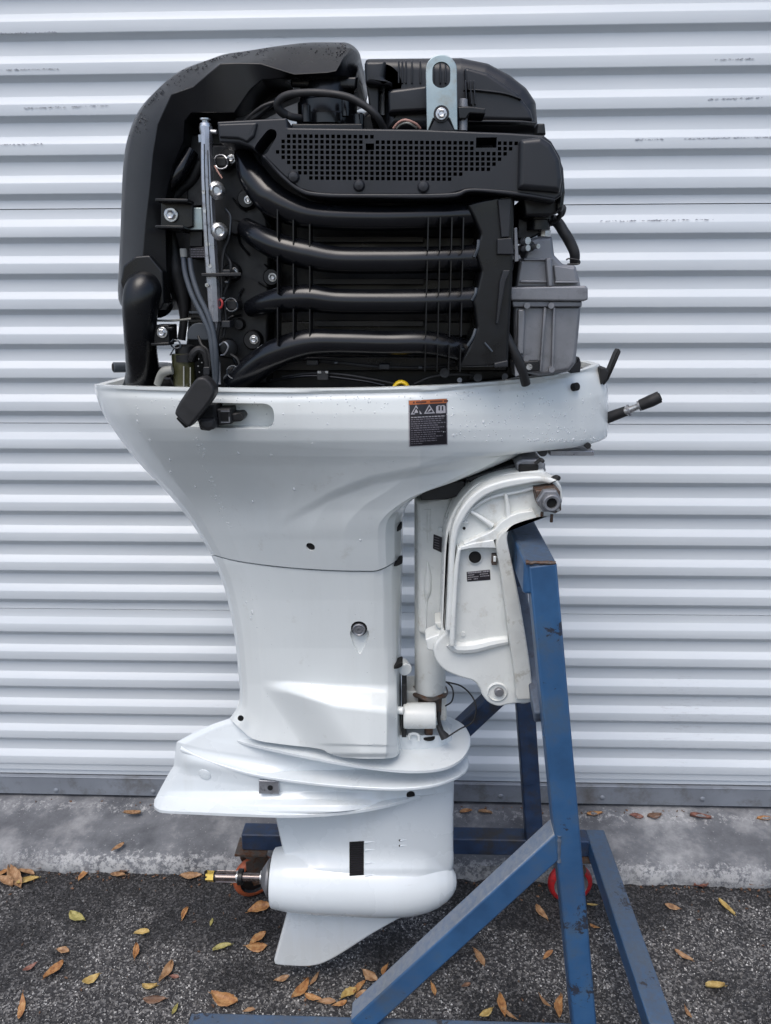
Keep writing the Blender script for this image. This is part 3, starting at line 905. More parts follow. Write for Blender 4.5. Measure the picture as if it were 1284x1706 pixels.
LEG_T = [Vector((p.x, p.y + 1.6)) for p in COWL_BOT]
LEG_B = cat([(382, 1197), (400, 1214), (424, 1232), (470, 1240), (530, 1247), (548, 1255)]) + cat([(570, 1262), (610, 1264), (650, 1263), (662, 1258), (668, 1246)])
LEG_L = cat([(352, 925), (373, 978), (389, 1050), (397, 1120), (399, 1160), (394, 1180), (382, 1197)])
LEG_R = cat([(671, 928), (669, 1000), (668, 1100), (668, 1175), (668, 1246)])
def leg_w(s, t, px, py):
    W = lerp_tab([(940, .1035), (1000, .0905), (1080, .0775), (1140, .0730), (1190, .078), (1270, .088)], py)
    prof = lerp_tab([(0, 0), (.02, .2), (.06, .33), (.16, .50), (.28, .66), (.41, .80), (.55, .91), (.7, .985), (.83, 1.0), (.88, .97), (.93, .80), (.99, .38), (1, 0)], s)
    k = ss(t * 1.3)
    prof2 = lerp_tab([(0, 0), (.02, .2), (.06, .36), (.16, .56), (.28, .72), (.41, .84), (.6, .94), (.8, 1.0), (.9, .98), (.955, .86), (.985, .5), (1, 0)], s)
    w = W * (prof * (1 - k) + prof2 * k)
    yt = lerp_tab([(440, 1132), (668, 1142)], px)
    xl = lerp_tab([(1130, 425), (1262, 515)], py)
    pk = lerp_tab([(480, 22), (560, 44), (668, 52)], px)
    b = ss((py - yt) / pk) * ss((px - xl) / 95) ** .8
    w += .030 * b * min(1, (1 - s) * 9) + .003 * b
    # step line low on the block
    if py > 1238 and px > 500: w -= .0025 * ss((py - (1240 + (px - 560) * .02)) / 2.0) * ss((px - 520) / 40) * min(1, (1 - s) * 9)
    if py > 1252: w -= .006 * ss((py - 1254) / 9)
    return max(w, 0)
leg = shell('drive_leg', LEG_T, LEG_B, LEG_L, LEG_R, leg_w, MAT['white'], nu=150, nv=170, sharp=50)
cut = MB(); cut.lathe(at(401, 1196, 1.222) - Vector((0, .05, 0)), (0, 1, 0), [(0, .0062), (.066, .0062)], 18)
_q = hit(bvh(leg), 598, 1047)[0]; pq = hit(bvh(leg), 598, 1075)[0]; py_ = pq.y
pillow_mb(cut, cat([(584, 1050), (586, 1066), (593, 1082), (599, 1090), (605, 1082), (612, 1066), (614, 1050), (599, 1044)], closed=True), 1.10, py_ + .0045, 0, Y0=py_)
boolean(leg, cut.build('cut', MAT['hole']), 'FAST')
cut = MB(); cut.lathe(_q - Vector((0, .05, 0)), (0, 1, 0), [(0, .0140), (.062, .0140)], 28)
boolean(leg, cut.build('cut', MAT['hole']), 'FAST')
LT = bvh(leg)
# seam shadow gap filler
def seam():
    m = MB()
    for (px, py) in ():
        pass
seam()
# plug in the leg
p, n = hit(LT, 598, 1047)
pc = at(598, 1047, py_ - .001)
m = MB(); m.lathe(pc + Vector((0, .008, 0)), (0, -1, 0), [(0, .0132), (.010, .0132), (.012, .012)], 28); o = m.build('drain_plug', MAT['hole'], motor)
m = MB(); m.lathe(pc + Vector((0, -.003, 0)), (0, -1, 0), [(0, .0112), (.004, .0110), (.005, .0095), (.0035, .0075), (.0035, .006), (.0045, .0055), (.0045, .003), (.002, .0028)], 24); m.build('plug_screw', MAT['alu'], o)
cyl('hole_shade_disc', 401, 1196, 1.232, 5, .002, MAT['dark'], motor)  # dark disc stands in for the shade inside the bolt hole
m = MB(); m.lathe(HOLE_P - HOLE_N * .0035, HOLE_N, [(0, .0074), (.001, .0074)], 24); m.build('hole_shade_disc', MAT['hole'], cowl)  # black disc darkens the pale bolt hole in place of its shade
for (x, y) in ((661, 881), (662, 938), (662, 1109)):
    m = MB(); pillow_mb(m, cat([(x - 6, y + 5), (x - 2, y - 1), (x + 7, y - 5), (x + 8, y), (x + 2, y + 4)], closed=True), 1.205, 1.23, .001)
    m.build('bolt_pocket', MAT['hole'], motor)
m = MB(); m.lathe(at(670, 1107, 1.26), (.3, -1, 0), [(0, .012), (.02, .012), (.022, .010)], 18); m.build('boss', MAT['white'], motor)

# ---- gearcase
def strut_w(s, px, py): return 0
axis_y = 1466
def gear_mid():
    T = cat([(382, 1197), (430, 1215), (550, 1225), (668, 1225), (752, 1225)])
    B = cat([(268, 1348), (330, 1350), (420, 1355), (500, 1356), (600, 1348), (690, 1328), (755, 1318)])
    L = cat([(382, 1197), (350, 1208), (318, 1223)]) + [Vector((294, 1236)), Vector((289, 1276))] + cat([(280, 1290), (268, 1312), (258, 1332), (257, 1343), (268, 1348)])
    R = cat([(752, 1225), (754, 1270), (755, 1318)])
    def w(s, t, px, py):
        base = lerp_tab([(1190, .032), (1230, .036), (1275, .044), (1300, .050), (1318, .050), (1332, .062), (1342, .076), (1352, .082)], py)
        prof = (1 - (1 - min(1, s / .55)) ** 2.2) * .86 + .14 * ss(s * 30)
        prof *= sqrt(max(0, 1 - max(0, (s - .80) / .20) ** 2.2))
        k = ss((px - 560) / 120)
        base = base * (1 - k) + .044 * k
        # rib running along the side
        ry = lerp_tab([(280, 1262), (400, 1285), (480, 1300)], px)
        w_ = base * prof
        w_ += .010 * ss(1 - abs(py - ry) / 26) * ss((px - 285) / 40) * (1 - ss((px - 440) / 80))
        return max(0, w_)
    return shell('anti_ventilation_housing', T, B, L, R, w, MAT['white_gear'], nu=150, nv=110, sharp=60)
gm = gear_mid()
def flange(name, pts, th, mat, sub=8, parent=motor, taper=.0015):
    """plate whose near edge runs through (px,py,halfwidth); mirrored to the far side"""
    # catmull through 3-D points
    P = [at(x, y, DC - w) for x, y, w in pts]
    Q = [P[0] * 2 - P[1]] + P + [P[-1] * 2 - P[-2]]; E = []
    for i in range(1, len(Q) - 2):
        a, b, c, d = Q[i - 1], Q[i], Q[i + 1], Q[i + 2]
        for k in range(sub):
            t = k / sub
            E.append(0.5 * ((2 * b) + (c - a) * t + (2 * a - 5 * b + 4 * c - d) * t * t + (3 * b - a - 3 * c + d) * t ** 3))
    E.append(P[-1])
    nw = 7; vs = []; fs = []; n = len(E)
    for lay in (0, 1):
        for e in E:
            w = max(0, DC - e.y)
            for k in range(nw):
                u = -1 + 2 * k / (nw - 1)
                z = e.z + (0 if lay == 0 else -th)
                if lay == 1: z += 0
                vs.append((e.x, DC + u * w, z + (1 - u * u) * .004))
    def id_(lay, i, k): return lay * n * nw + i * nw + k
    for i in range(n - 1):
        for k in range(nw - 1):
            fs.append((id_(0, i, k), id_(0, i + 1, k), id_(0, i + 1, k + 1), id_(0, i, k + 1)))
            fs.append((id_(1, i, k), id_(1, i, k + 1), id_(1, i + 1, k + 1), id_(1, i + 1, k)))
        for k in (0, nw - 1):
            fs.append((id_(0, i, k), id_(1, i, k), id_(1, i + 1, k), id_(0, i + 1, k)))
    for i in (0, n - 1):
        for k in range(nw - 1):
            fs.append((id_(0, i, k), id_(0, i, k + 1), id_(1, i, k + 1), id_(1, i, k)))
    return mk(name, vs, fs, mat, parent, sharp=40, merge=.00001, bevel=.0012)
pl1 = flange('splash_plate', [(392, 1233, .020), (430, 1243, .045), (500, 1258, .075), (580, 1273, .097), (650, 1282, .104), (700, 1284, .103), (740, 1279, .091), (765, 1267, .069), (778, 1252, .044), (783, 1240, .020), (784, 1232, .0)], .005, MAT['white_gear'])
pl2 = flange('splash_plate', [(300, 1248, .012), (360, 1272, .035), (430, 1291, .056), (520, 1304, .080), (600, 1311, .094), (670, 1313, .099), (720, 1308, .091), (755, 1297, .069), (773, 1286, .044), (780, 1277, .020), (781, 1270, .0)], .006, MAT['white_gear'])
pl3 = flange('ventilation_plate', [(257, 1335, .0), (256, 1341, .018), (261, 1347, .040), (275, 1350.5, .056), (330, 1353, .070), (400, 1356, .079), (480, 1358, .084), (550, 1355, .080), (610, 1348, .070), (660, 1337, .056), (700, 1325, .042)], .006, MAT['white_gear'])
ta = at(455, 1462, DC); tb = at(761, 1468.5, DC); tl = (tb - ta).length
tp = [(455, .0540), (456.5, .0562), (460, .0572), (480, .0615), (520, .0655), (560, .0672), (600, .0680), (640, .0682), (665, .0670), (690, .0635), (712, .0570), (730, .0480), (744, .0370), (753, .0260), (759, .0140), (761, .0008)]
def gear_low():
    T = [(440, 1345), (460, 1345), (600, 1335), (756, 1300)]
    B = [(486, 1470), (600, 1472), (735, 1472)]
    L = [Vector((440, 1345)), Vector((458, 1358)), Vector((470, 1412)), Vector((480, 1445)), Vector((486, 1470))]
    R = cat([(756, 1300), (755, 1400), (755.5, 1435), (750, 1455), (735, 1472)])
    def w(s, t, px, py):
        st = .030 * sqrt(max(0, 1 - max(0, (s - .62) / .38) ** 2)) * (.15 + .85 * ss(s / .55))
        k = .040 * ss(s * 5) * ss((1 - s) * 5) + .0005
        d = ray(px, py)
        def f(Y, blend):
            P = ORG + d * (Y / d.y); q = (P.x - ta.x) / (tb.x - ta.x)
            r = lerp_tab(tp, 455 + 306 * q); za = ta.z + (tb.z - ta.z) * q
            a = (DC - Y) - st; b = sqrt((Y - DC) ** 2 + (P.z - za) ** 2) - r
            m = min(a, b)
            if blend:
                h = max(0, k - abs(a - b)) / k; m -= h * h * k * .25
            return m
        def march(blend):
            Y = DC - .10; prev = Y
            while Y < DC:
                if f(Y, blend) < 0:
                    lo, hi = prev, Y
                    for _ in range(12):
                        mid = (lo + hi) / 2
                        if f(mid, blend) < 0: hi = mid
                        else: lo = mid
                    return DC - hi
                prev = Y; Y += .004
            return 0.0
        w = march(True)
        if s <= 0 or s >= 1: return 0.0
        w -= .003 * ss((py - 1446) / 14)
        return max(0, w)
    return shell('gearcase', T, B, L, R, w, MAT['white_gear'], nu=110, nv=90, sharp=50)
gl = gear_low()
m = MB(); prof = []
for i in range(len(tp) - 1):
    for q in range(4):
        t = q / 4; a, b = tp[max(0, i - 1)], tp[i]; c, d = tp[i + 1], tp[min(len(tp) - 1, i + 2)]
        r_ = 0.5 * ((2 * b[1]) + (c[1] - a[1]) * t + (2 * a[1] - 5 * b[1] + 4 * c[1] - d[1]) * t * t + (3 * b[1] - a[1] - 3 * c[1] + d[1]) * t ** 3)
        prof.append(((b[0] * (1 - t) + c[0] * t - 455) / 306 * tl, max(.0008, r_)))
prof.append((tl, .0008))
m.lathe(ta, (tb - ta).normalized(), prof, 72)
tor = m.build('torpedo', MAT['white_gear'], motor, sharp=50)
GT1 = bvh(gl); GT2 = bvh(tor); GMT = bvh(gm)
class Both:
    def ray_cast(self, o, d):
        a = GT1.ray_cast(o, d); b = GT2.ray_cast(o, d)
        if a[0] is None: return b
        if b[0] is None: return a
        return a if a[3] < b[3] else b
GT = Both()
# skeg
pillow('skeg', cat([(476, 1490), (560, 1496), (690, 1500)], 4) + [Vector((672, 1524)), Vector((660, 1529)), Vector((620, 1552))] + cat([(580, 1578), (555, 1593), (535, 1602), (515, 1606)], 4) + cat([(500, 1606), (470, 1604), (459, 1602), (457, 1596)], 3) + [Vector((478, 1519))], DC - .009, DC + .009, MAT['white_gear'], motor, R=.006, Y0=DC)
# rear ring of the torpedo, water inlets and fasteners
o = cyl('bearing_carrier', 456, 1462, DC, 40, .01, MAT['hole'], motor, ax=(-1, 0, 0), prof=[(-.03, .049), (.0040, .048)], n=40)  # coloured black to stand in for the shaded gap behind the thrust cone
m = MB(); decal(m, GT, 582, 1402, 606, 1459.5, .0009, 4, 16, skew=(0, -1.5)); scr = m.build('inlet_screen', MAT['hole'], motor)  # black decal paints the shade of the recess behind the slats
for k in range(14):
    a_, n_a = hit(GT, 584.5, 1406 + k * 3.75); b_, n_b = hit(GT, 603.5, 1405 + k * 3.75)
    m = MB(); m.beam(a_ + n_a * .0012, b_ + n_b * .0012, .0012, .0012); m.build('screen_slat', MAT['label_black'], scr)
for y in (1403, 1416, 1438, 1459):
    m = MB()
    a, n = hit(GT, 608, y); b, n2 = hit(GT, 634, y - 1.5)
    if a and b: m.tube([a + n * .001, b - n2 * .0012], [.0018, .0003], 6, sub=1); m.build('inlet_rib', MAT['white_gear'], motor)
for (x, y) in ((666, 1400), (666, 1409)):
    m = MB(); p, n = hit(GT, x, y); m.lathe(p - n * .004, n, [(0, .003), (.0043, .0024)], 10); m.build('pitot_hole', MAT['hole'], motor)
    m = MB(); q, n2 = hit(GT, x + 12, y - 1); m.tube([p + n * .0006, q - n2 * .0006], [.0016, .0006], 6, sub=1); m.build('pitot_groove', MAT['white_gear'], motor)
p, n = hit(GMT, 684, 1324)
if p: m = MB(); m.lathe(p - n * .002, n, [(0, .0078), (.003, .0078), (.0035, .005)], 22); m.build('plug', MAT['hole'], motor)
p, n = hit(GMT, 341, 1290)
if p: m = MB(); m.lathe(p - n * .003, n, [(0, .0125), (.0045, .0122), (.0055, .0105)], 26); m.build('round_boss', MAT['white_gear'], motor)
m = MB()
a = at(448, 1312, 1.222)
an = pillow('anode', rc([(431, 1300, 1), (464, 1301, 1), (465, 1323, 1), (431, 1322, 1)]), 1.222, 1.26, MAT['rail'], motor, R=.001)
cyl('anode_screw', 450, 1312, 1.222, 4.5, .002, MAT['dark'], an)
# propeller shaft
s0 = at(456, 1462, DC)
ax = Vector((-1, 0, 0)); mpx = mpp(400, 1462, DC)
L_ = lambda px: (456 - px) * mpx
m = MB(); m.lathe(s0, ax, [(L_(460), .007), (L_(399), .0082)], 20); o_sh = m.build('propeller_shaft', MAT['shaft'], motor)
m = MB(); m.lathe(s0, ax, [(L_(456), .034), (L_(447), .036), (L_(443), .028), (L_(437), .0175), (L_(435), .0100)], 32); m.build('thrust_cone', MAT['dark_steel'] if 'dark_steel' in MAT else MAT['alu'], motor)
m = MB(); m.lathe(s0, ax, [(L_(438), .0125), (L_(434), .0125)], 24); m.build('washer', MAT['steel'], motor)
m = MB(); m.lathe(s0, ax, [(L_(404), .0155), (L_(397), .0158)], 24); m.build('thrust_washer', MAT['dark'], motor)
m = MB(); m.lathe(s0, ax, [(L_(399), .0115), (L_(394), .0118)], 24); m.build('washer', MAT['steel'], motor)
m = MB(); n_ = 15
for k in range(n_):
    a = 2 * pi * k / n_; c = s0 + ax * ((L_(395) + L_(360)) / 2) + Vector((0, cos(a), sin(a))) * .0096
    m.box(c, (L_(360) - L_(395), .0018, .0024), Matrix.Rotation(-a, 3, 'X'))
m.lathe(s0, ax, [(L_(395), .0092), (L_(358), .0092)], 24)
m.build('shaft_spline', MAT['shaft'], o_sh)
m = MB(); m.lathe(s0, ax, [(L_(359), .0105), (L_(357), .0105), (L_(357), .0088), (L_(355), .0088)], 24); m.build('shaft_collar', MAT['dark'], o_sh)
m = MB(); m.lathe(s0, ax, [(L_(356), .0105), (L_(343), .0105)], 6); nut = m.build('castle_nut', MAT['brass'], motor, sharp=20)
for k in range(3):
    m2 = MB(); m2.box(s0 + ax * L_(342.5), (.006, .003, .023), Matrix.Rotation(k * pi / 3, 3, 'X')); m2.build('nut_slot', MAT['hole'], nut)

# ---- swivel bracket and tilt tube
m = MB(); top = at(720, 826, DC); bot = at(716, 1150, DC)
m.lathe(bot, (top - bot).normalized(), [(0, .026), (.004, .0285), (.10, .029), ((top - bot).length, .031)], 36)
sw = m.build('swivel_tube', MAT['white_bracket'], motor)
pillow('swivel_housing', rc([(693, 834, 4), (752, 822, 3), (752, 900, 4), (745, 1000, 6), (742, 1054, 6), (716, 1062, 8), (696, 1052, 8), (694, 940, 4)]), 1.240, 1.32, MAT['white_bracket'], motor, R=.011, seg=5, Y0=1.25)
m = MB()
for p0, p1 in (((706, 850), (717, 849)), ((717, 849), (715, 902)), ((715, 902), (711, 903)), ((711, 903), (711, 853))): m.tube([at(*p0, 1.2395), at(*p1, 1.2395)], .0009, 6, sub=1)
m.build('housing_rib', MAT['white_bracket'], motor)
m = MB(); m.tube([at(x, y, 1.2405) for x, y in ((712, 936), (713, 960), (712, 985), (710, 1004), (709, 1050))], [.002, .0062, .0062, .0022, .0018], 16, sub=8); m.build('swivel_rib', MAT['white_bracket'], motor)
lb = pillow('rating_label', rc([(722, 890, 1), (738, 896, 1), (736, 921, 1), (721, 914, 1)]), 1.2388, 1.2410, MAT['label_black'], motor, R=.0002)
m = MB()
for k in range(5):
    p0 = at(724, 895 + k * 4.3, 1.2384); m.box(p0 + Vector((.0035, 0, -.001)), (.0085, .0004, .0010), Matrix.Rotation(.3, 3, 'Y'))
m.build('label_print', MAT['label_dim'], lb)
m = MB(); m.box(at(733, 882, 1.2385), (.007, .004, .008)); m.build('label_pad', MAT['white'], motor, bevel=.001)
m = MB(); pts = [bot + Vector((.0295 * cos(a), .0295 * sin(a),   .002 * sin(5 * a) - .002)) for a in [2 * pi * k / 24 for k in range(25)]]
m.tube(pts, .0042, 8, sub=1); m.build('rust_ring', MAT['rusty'], motor)
m = MB(); m.lathe(bot - Vector((0, 0, .045)), (0, 0, 1), [(0, .0235), (.044, .0245)], 32); m.build('yoke_collar', MAT['rusty'], motor)
pillow('lower_yoke_back', rc([(676, 1150, 2), (744, 1150, 4), (744, 1200, 4), (676, 1200, 2)]), 1.27, 1.33, MAT['white_old'], motor, R=.004)
mt = MB(); a = at(672, 1192, 1.235); b = at(726, 1192, 1.235); mt.lathe(a, (b - a).normalized(), [(0, .0215), (.002, .0232), ((b - a).length - .002, .0232), ((b - a).length, .0215)], 32)
mt.build('lower_mount', MAT['white_bracket'], motor)
pillow('mount_rubber', rc([(669, 1140, 1), (677, 1140, 1), (677, 1228, 1), (669, 1228, 1)]), 1.235, 1.30, MAT['rubber'], motor, R=.002)
m = MB(); m.lathe(at(663, 1183, 1.215), (1, -.2, 0), [(0, .007), (.009, .007)], 12); m.build('mount_bolt', MAT['white'], motor)
m = MB(); a = at(714, 1210, 1.25); m.lathe(a, (0, 0, -1), [(0, .008), (.022, .0078), (.023, .005)], 16); m.build('stud', MAT['rusty'], motor)
cyl('stud_seat', 714, 1229, 1.245, 11, .0, MAT['hole'], motor, ax=(0, 0, 1), prof=[(0, .0115), (.003, .0115), (.004, .009)])
hose('steering_pin', [(731, 1186, 1.26), (731, 1200, 1.25), (736, 1218, 1.235)], [3, 3, 3.5], MAT['rubber'], motor)
hose('rubber_grommet', [(729, 1208, 1.235), (734, 1218, 1.232), (741, 1228, 1.23)], [3.5, 5, 8], MAT['rubber'], motor)
m = MB(); m.tube([at(x, y, 1.23) for x, y in ((682, 1232), (682, 1224), (690, 1222), (697, 1225), (698, 1234))], .0026, 8); m.build('wire_clip', MAT['white'], motor)
hose('ground_wire', [(743, 1136, 1.25), (768, 1143, 1.22), (786, 1160, 1.19), (793, 1180, 1.18), (787, 1203, 1.19), (765, 1215, 1.21), (742, 1230, 1.228)], 1.35, MAT['rubber'], motor, n=8)
hose('ground_wire', [(743, 1136, 1.25), (752, 1144, 1.235), (755, 1156, 1.23), (752, 1169, 1.235), (742, 1176, 1.245)], 1.35, MAT['rubber'], motor, n=8)

# ---- clamp bracket
CB = cat([(742, 1052), (744, 1000), (747, 930), (750, 890), (757, 862), (772, 836), (795, 813), (822, 800), (860, 793), (900, 791), (922, 796), (934, 808)], 4) + cat([(937, 828), (933, 846), (922, 857), (905, 862), (890, 866), (868, 871), (852, 879), (845, 890), (845, 905)], 4) + [Vector((850, 925)), Vector((856, 955)), Vector((867, 1010)), Vector((878, 1080)), Vector((885, 1130)), Vector((886, 1160))] + cat([(884, 1168), (872, 1171), (862, 1170), (846, 1172), (830, 1175), (814, 1169), (803, 1157), (798, 1145), (788, 1133), (765, 1126), (742, 1116), (728, 1102), (722, 1086), (724, 1072), (733, 1060)], 4)
cb = pillow('clamp_bracket', CB, 1.135, 1.165, MAT['white_bracket'], motor, R=.004, Y0=1.14)
# raised rim strips
def ridge(name, pts, r, Y, mat, flat=1.0, parent=None):
    m = MB(); w = [at(x, y, Y) for x, y in pts]; m.tube(w, [(r if not isinstance(r, list) else r[i]) * mpp(800, 1000, Y) for i in range(len(w))], 10, flat=flat, sub=5)
    return m.build(name, mat, parent or cb)
def strip(name, a, b, Yf, Yb, mat, R=.002, parent=None):
    """band between two pixel polylines"""
    return pillow(name, cat(a, 5) + list(reversed(cat(b, 5))), Yf, Yb, mat, parent or cb, R=R)
strip('outer_rim', [(742, 1050), (745, 990), (748, 920), (752, 884), (760, 860), (776, 835), (800, 814), (830, 802), (865, 795), (900, 793), (928, 799)],
      [(752, 1050), (755, 990), (758, 920), (763, 886), (771, 868), (786, 845), (808, 826), (835, 815), (868, 808), (898, 803), (915, 806)], 1.118, 1.137, MAT['white_bracket'], R=.004)
strip('inner_rim', [(862, 874), (846, 880), (832, 890), (826, 905), (828, 925), (834, 960), (842, 1020), (850, 1080), (856, 1120), (860, 1165)],
      [(905, 861), (870, 871), (852, 879), (845, 892), (846, 908), (852, 935), (865, 1000), (877, 1070), (885, 1130), (886, 1164)], 1.112, 1.137, MAT['white_old'], R=.003)
strip('arm_rim', [(772, 905), (800, 893), (822, 882), (836, 868), (860, 855), (888, 850)], [(776, 912), (806, 903), (828, 898), (842, 884), (862, 872), (895, 862)], 1.120, 1.137, MAT['white_bracket'])
ridge('arm_rib', [(842, 822), (845, 838), (847, 860)], [3, 3.5, 5], 1.128, MAT['white_bracket'])
ridge('arm_rib', [(784, 852), (800, 862), (820, 876)], [2.5, 3.5, 5], 1.128, MAT['white_bracket'])
ridge('arm_rib', [(768, 868), (790, 845), (820, 828), (860, 820), (892, 812)], [3, 3, 3, 3, 3], 1.131, MAT['white_bracket'])
# pocket: side walls and rounded foot
pl = cat([(752, 1060), (754, 1000), (757, 950), (762, 905)], 4)
strip('pocket_edge', [(748, 1075), (752, 1010), (756, 950), (762, 912)], [(757, 1078), (760, 1010), (764, 950), (768, 914)], 1.116, 1.137, MAT['white_bracket'], R=.003)
strip('pocket_top', [(765, 911), (790, 904), (822, 899)], [(766, 917), (790, 913), (826, 913)], 1.118, 1.137, MAT['white_bracket'], R=.002)
ridge('pocket_foot', [(748, 1070), (762, 1078), (790, 1077), (820, 1070), (846, 1066)], [8, 11, 11, 10, 8], 1.135, MAT['white_bracket'])
m = MB(); m.lathe(at(828, 1152, 1.136), (0, -1, 0), [(0, .0170), (.003, .0168), (.004, .0150), (.0012, .0140), (.001, .0)], 36); m.build('bolt_boss', MAT['white_bracket'], cb)
m = MB(); m.lathe(at(831, 1152, 1.134), (0, -1, 0), [(0, .0078), (.004, .0076), (.006, .006), (.0062, .001)], 24); m.build('bolt', MAT['alu'], cb)
m = MB(); m.lathe(at(791, 928, 1.134), (0, -1, 0), [(0, .0115), (.002, .0113), (.0022, .0095)], 28); m.build('hole_collar', MAT['white_bracket'], cb)
m = MB(); m.lathe(at(791, 928, 1.1315), (0, -1, 0), [(0, .0096), (.0012, .0096)], 28); m.build('hole', MAT['hole'], cb)
cyl('small_hole', 773, 880, 1.1345, 2.6, .0008, MAT['hole'], cb)
cyl('hinge_pip', 771, 1056, 1.1345, 4, .0016, MAT['white_bracket'], cb)
m = MB(); m.box(at(773, 870, 1.134), (.013, .006, .003)); m.build('small_ledge', MAT['white'], cb, bevel=.001)
m = MB(); m.box(at(823, 931, 1.131), (.008, .012, .017)); o = m.build('guide_block', MAT['rusty'], cb, bevel=.001)
m = MB(); m.box(at(824, 931, 1.124), (.0045, .003, .009)); m.build('guide_pad', MAT['white'], cb, bevel=.0008)
sl = pillow('serial_label', rc([(777, 953, 1), (816, 949, 1), (817, 966, 1), (778, 969, 1)]), 1.1343, 1.136, MAT['label_black'], cb, R=.0002)
m = MB()
for r_, (y, segs_) in enumerate(((954.5, ((779, 802), (804, 815))), (958.5, ((779, 790), (799, 814))), (962, ((779, 798), (800, 815))), (965.5, ((779, 786), (789, 797))))):
    for x0, x1 in segs_:
        x = x0
        while x < x1 - 1:
            w = random.uniform(1.2, 2.6) if r_ == 0 else random.uniform(.8, 2.2)
            a = at(x, y - (x - 779) * .09, 1.134); s_ = mpp(x, y, 1.134)
            m.box(a + Vector((w * s_ / 2, 0, 0)), (w * s_, .0003, (2.6 if r_ == 0 else 1.3) * s_)); x += w + .7
m.build('label_print', MAT['label_grey'], sl)
# end nut of the tilt shaft
nb = pillow('nut_plate', rc([(891, 817, 3), (925, 812, 3), (933, 818, 3), (935, 850, 4), (925, 855, 4), (912, 852, 4), (896, 842, 4)]), 1.103, 1.136, MAT['rusty'], motor, R=.002)
m = MB(); c = at(913, 832, 1.103); m.lathe(c, (.05, -1, 0), [(0, .0185), (.010, .0185), (.011, .016)], 6); m.build('hex_nut', MAT['alu'], nb, sharp=20)
m = MB(); m.lathe(c + Vector((.001, -.010, 0)), (.05, -1, 0), [(0, .013), (.012, .0128), (.013, .011), (.0125, .0078), (.004, .0076)], 24); m.build('tube_end', MAT['alu'], nb)
m = MB(); m.lathe(c + Vector((.001, -.0165, 0)), (.05, -1, 0), [(0, .0078), (.002, .0078)], 20); m.build('tube_bore', MAT['hole'], nb)
cyl('screw', 929, 849, 1.104, 3, .003, MAT['steel'], nb); cyl('screw', 919, 857, 1.12, 2.6, .012, MAT['rusty'], nb, ax=(0, 0, -1)); cyl('screw', 903, 853, 1.12, 2.6, .008, MAT['rusty'], nb, ax=(0, 0, -1))
# tilt lever and far-side clamp bracket
pillow('clamp_bracket', [(p.x, p.y) for p in CB], 1.395, 1.425, MAT['white_bracket'], motor, R=.004, Y0=1.14)
# swivel arch between bracket and column
strip('swivel_arch', [(734, 1052), (737, 980), (741, 900), (748, 866), (764, 836), (788, 810), (815, 797), (850, 788), (905, 782)], [(741, 1052), (744, 980), (748, 905), (756, 872), (772, 843), (796, 820), (822, 806), (860, 797), (912, 792)], 1.155, 1.40, MAT['white_bracket'], R=.004, parent=motor)
strip('arch_gap_shade', [(740, 1050), (744, 980), (748, 905), (757, 870), (772, 842), (796, 818)], [(744, 1050), (747, 980), (751, 905), (759, 872), (775, 845), (799, 821)], 1.146, 1.18, MAT['rubber'], R=.001, parent=motor)  # dark strip painted in for the shaded gap between bracket and arch
pillow('hinge_tab', rc([(708, 1064, 3), (728, 1056, 3), (744, 1050, 3), (748, 1066, 4), (726, 1084, 4), (712, 1082, 4)]), 1.15, 1.19, MAT['white_bracket'], motor, R=.003)
pillow('tilt_stop', rc([(722, 1036, 3), (742, 1034, 2), (742, 1048, 2), (730, 1046, 2)]), 1.16, 1.2, MAT['white_old'], motor, R=.003)
# dark hardware under the cowl
pillow('mount_frame', rc([(700, 822, 4), (742, 804, 4), (775, 800, 4), (775, 822, 3), (745, 832, 3), (700, 834, 3)]), 1.20, 1.34, MAT['rubber'], motor, R=.003)
pillow('steering_head', rc([(770, 796, 4), (860, 770, 5), (905, 768, 4), (910, 786, 4), (860, 790, 4), (790, 808, 4)]), 1.19, 1.36, MAT['dark'], motor, R=.004)
pillow('steering_cap', rc([(858, 770, 5), (870, 764, 5), (898, 764, 6), (908, 772, 4), (908, 790, 3), (862, 786, 3)]), 1.165, 1.22, MAT['alu'], motor, R=.004)
m = MB(); m.box(at(880, 780, 1.163), (.03, .01, .012)); m.build('steering_slot', MAT['hole'], motor, bevel=.002)
hose('cable_boot', [(892, 772, 1.16), (900, 766, 1.155), (905, 769, 1.15)], [3, 3.5, 3], MAT['rubber'], motor)
hose('cable_boot', [(918, 800, 1.13), (926, 796, 1.125), (931, 797, 1.12)], [5, 5, 4], MAT['rubber'], motor)
m = MB(); m.box(at(948, 750, 1.24), (.070, .05, .0080)); m.build('steering_arm', MAT['rail'], motor, bevel=.001)
cyl('rubber_plug', 900, 748, 1.20, 7.5, .025, MAT['rubber'], motor)
cyl('rubber_plug', 975, 739, 1.22, 5, .02, MAT['rubber'], motor)

# ---- cowl furniture
p, n = hit(CT, 955, 645)
o = MB(); o.lathe(p - n * .004, n, [(0, .0062), (.012, .0062), (.013, .005)], 20); o.build('rubber_plug', MAT['hole'], cowl)
def teardrop(tree, x, y, dx, dy, r, mat, parent):
    pass
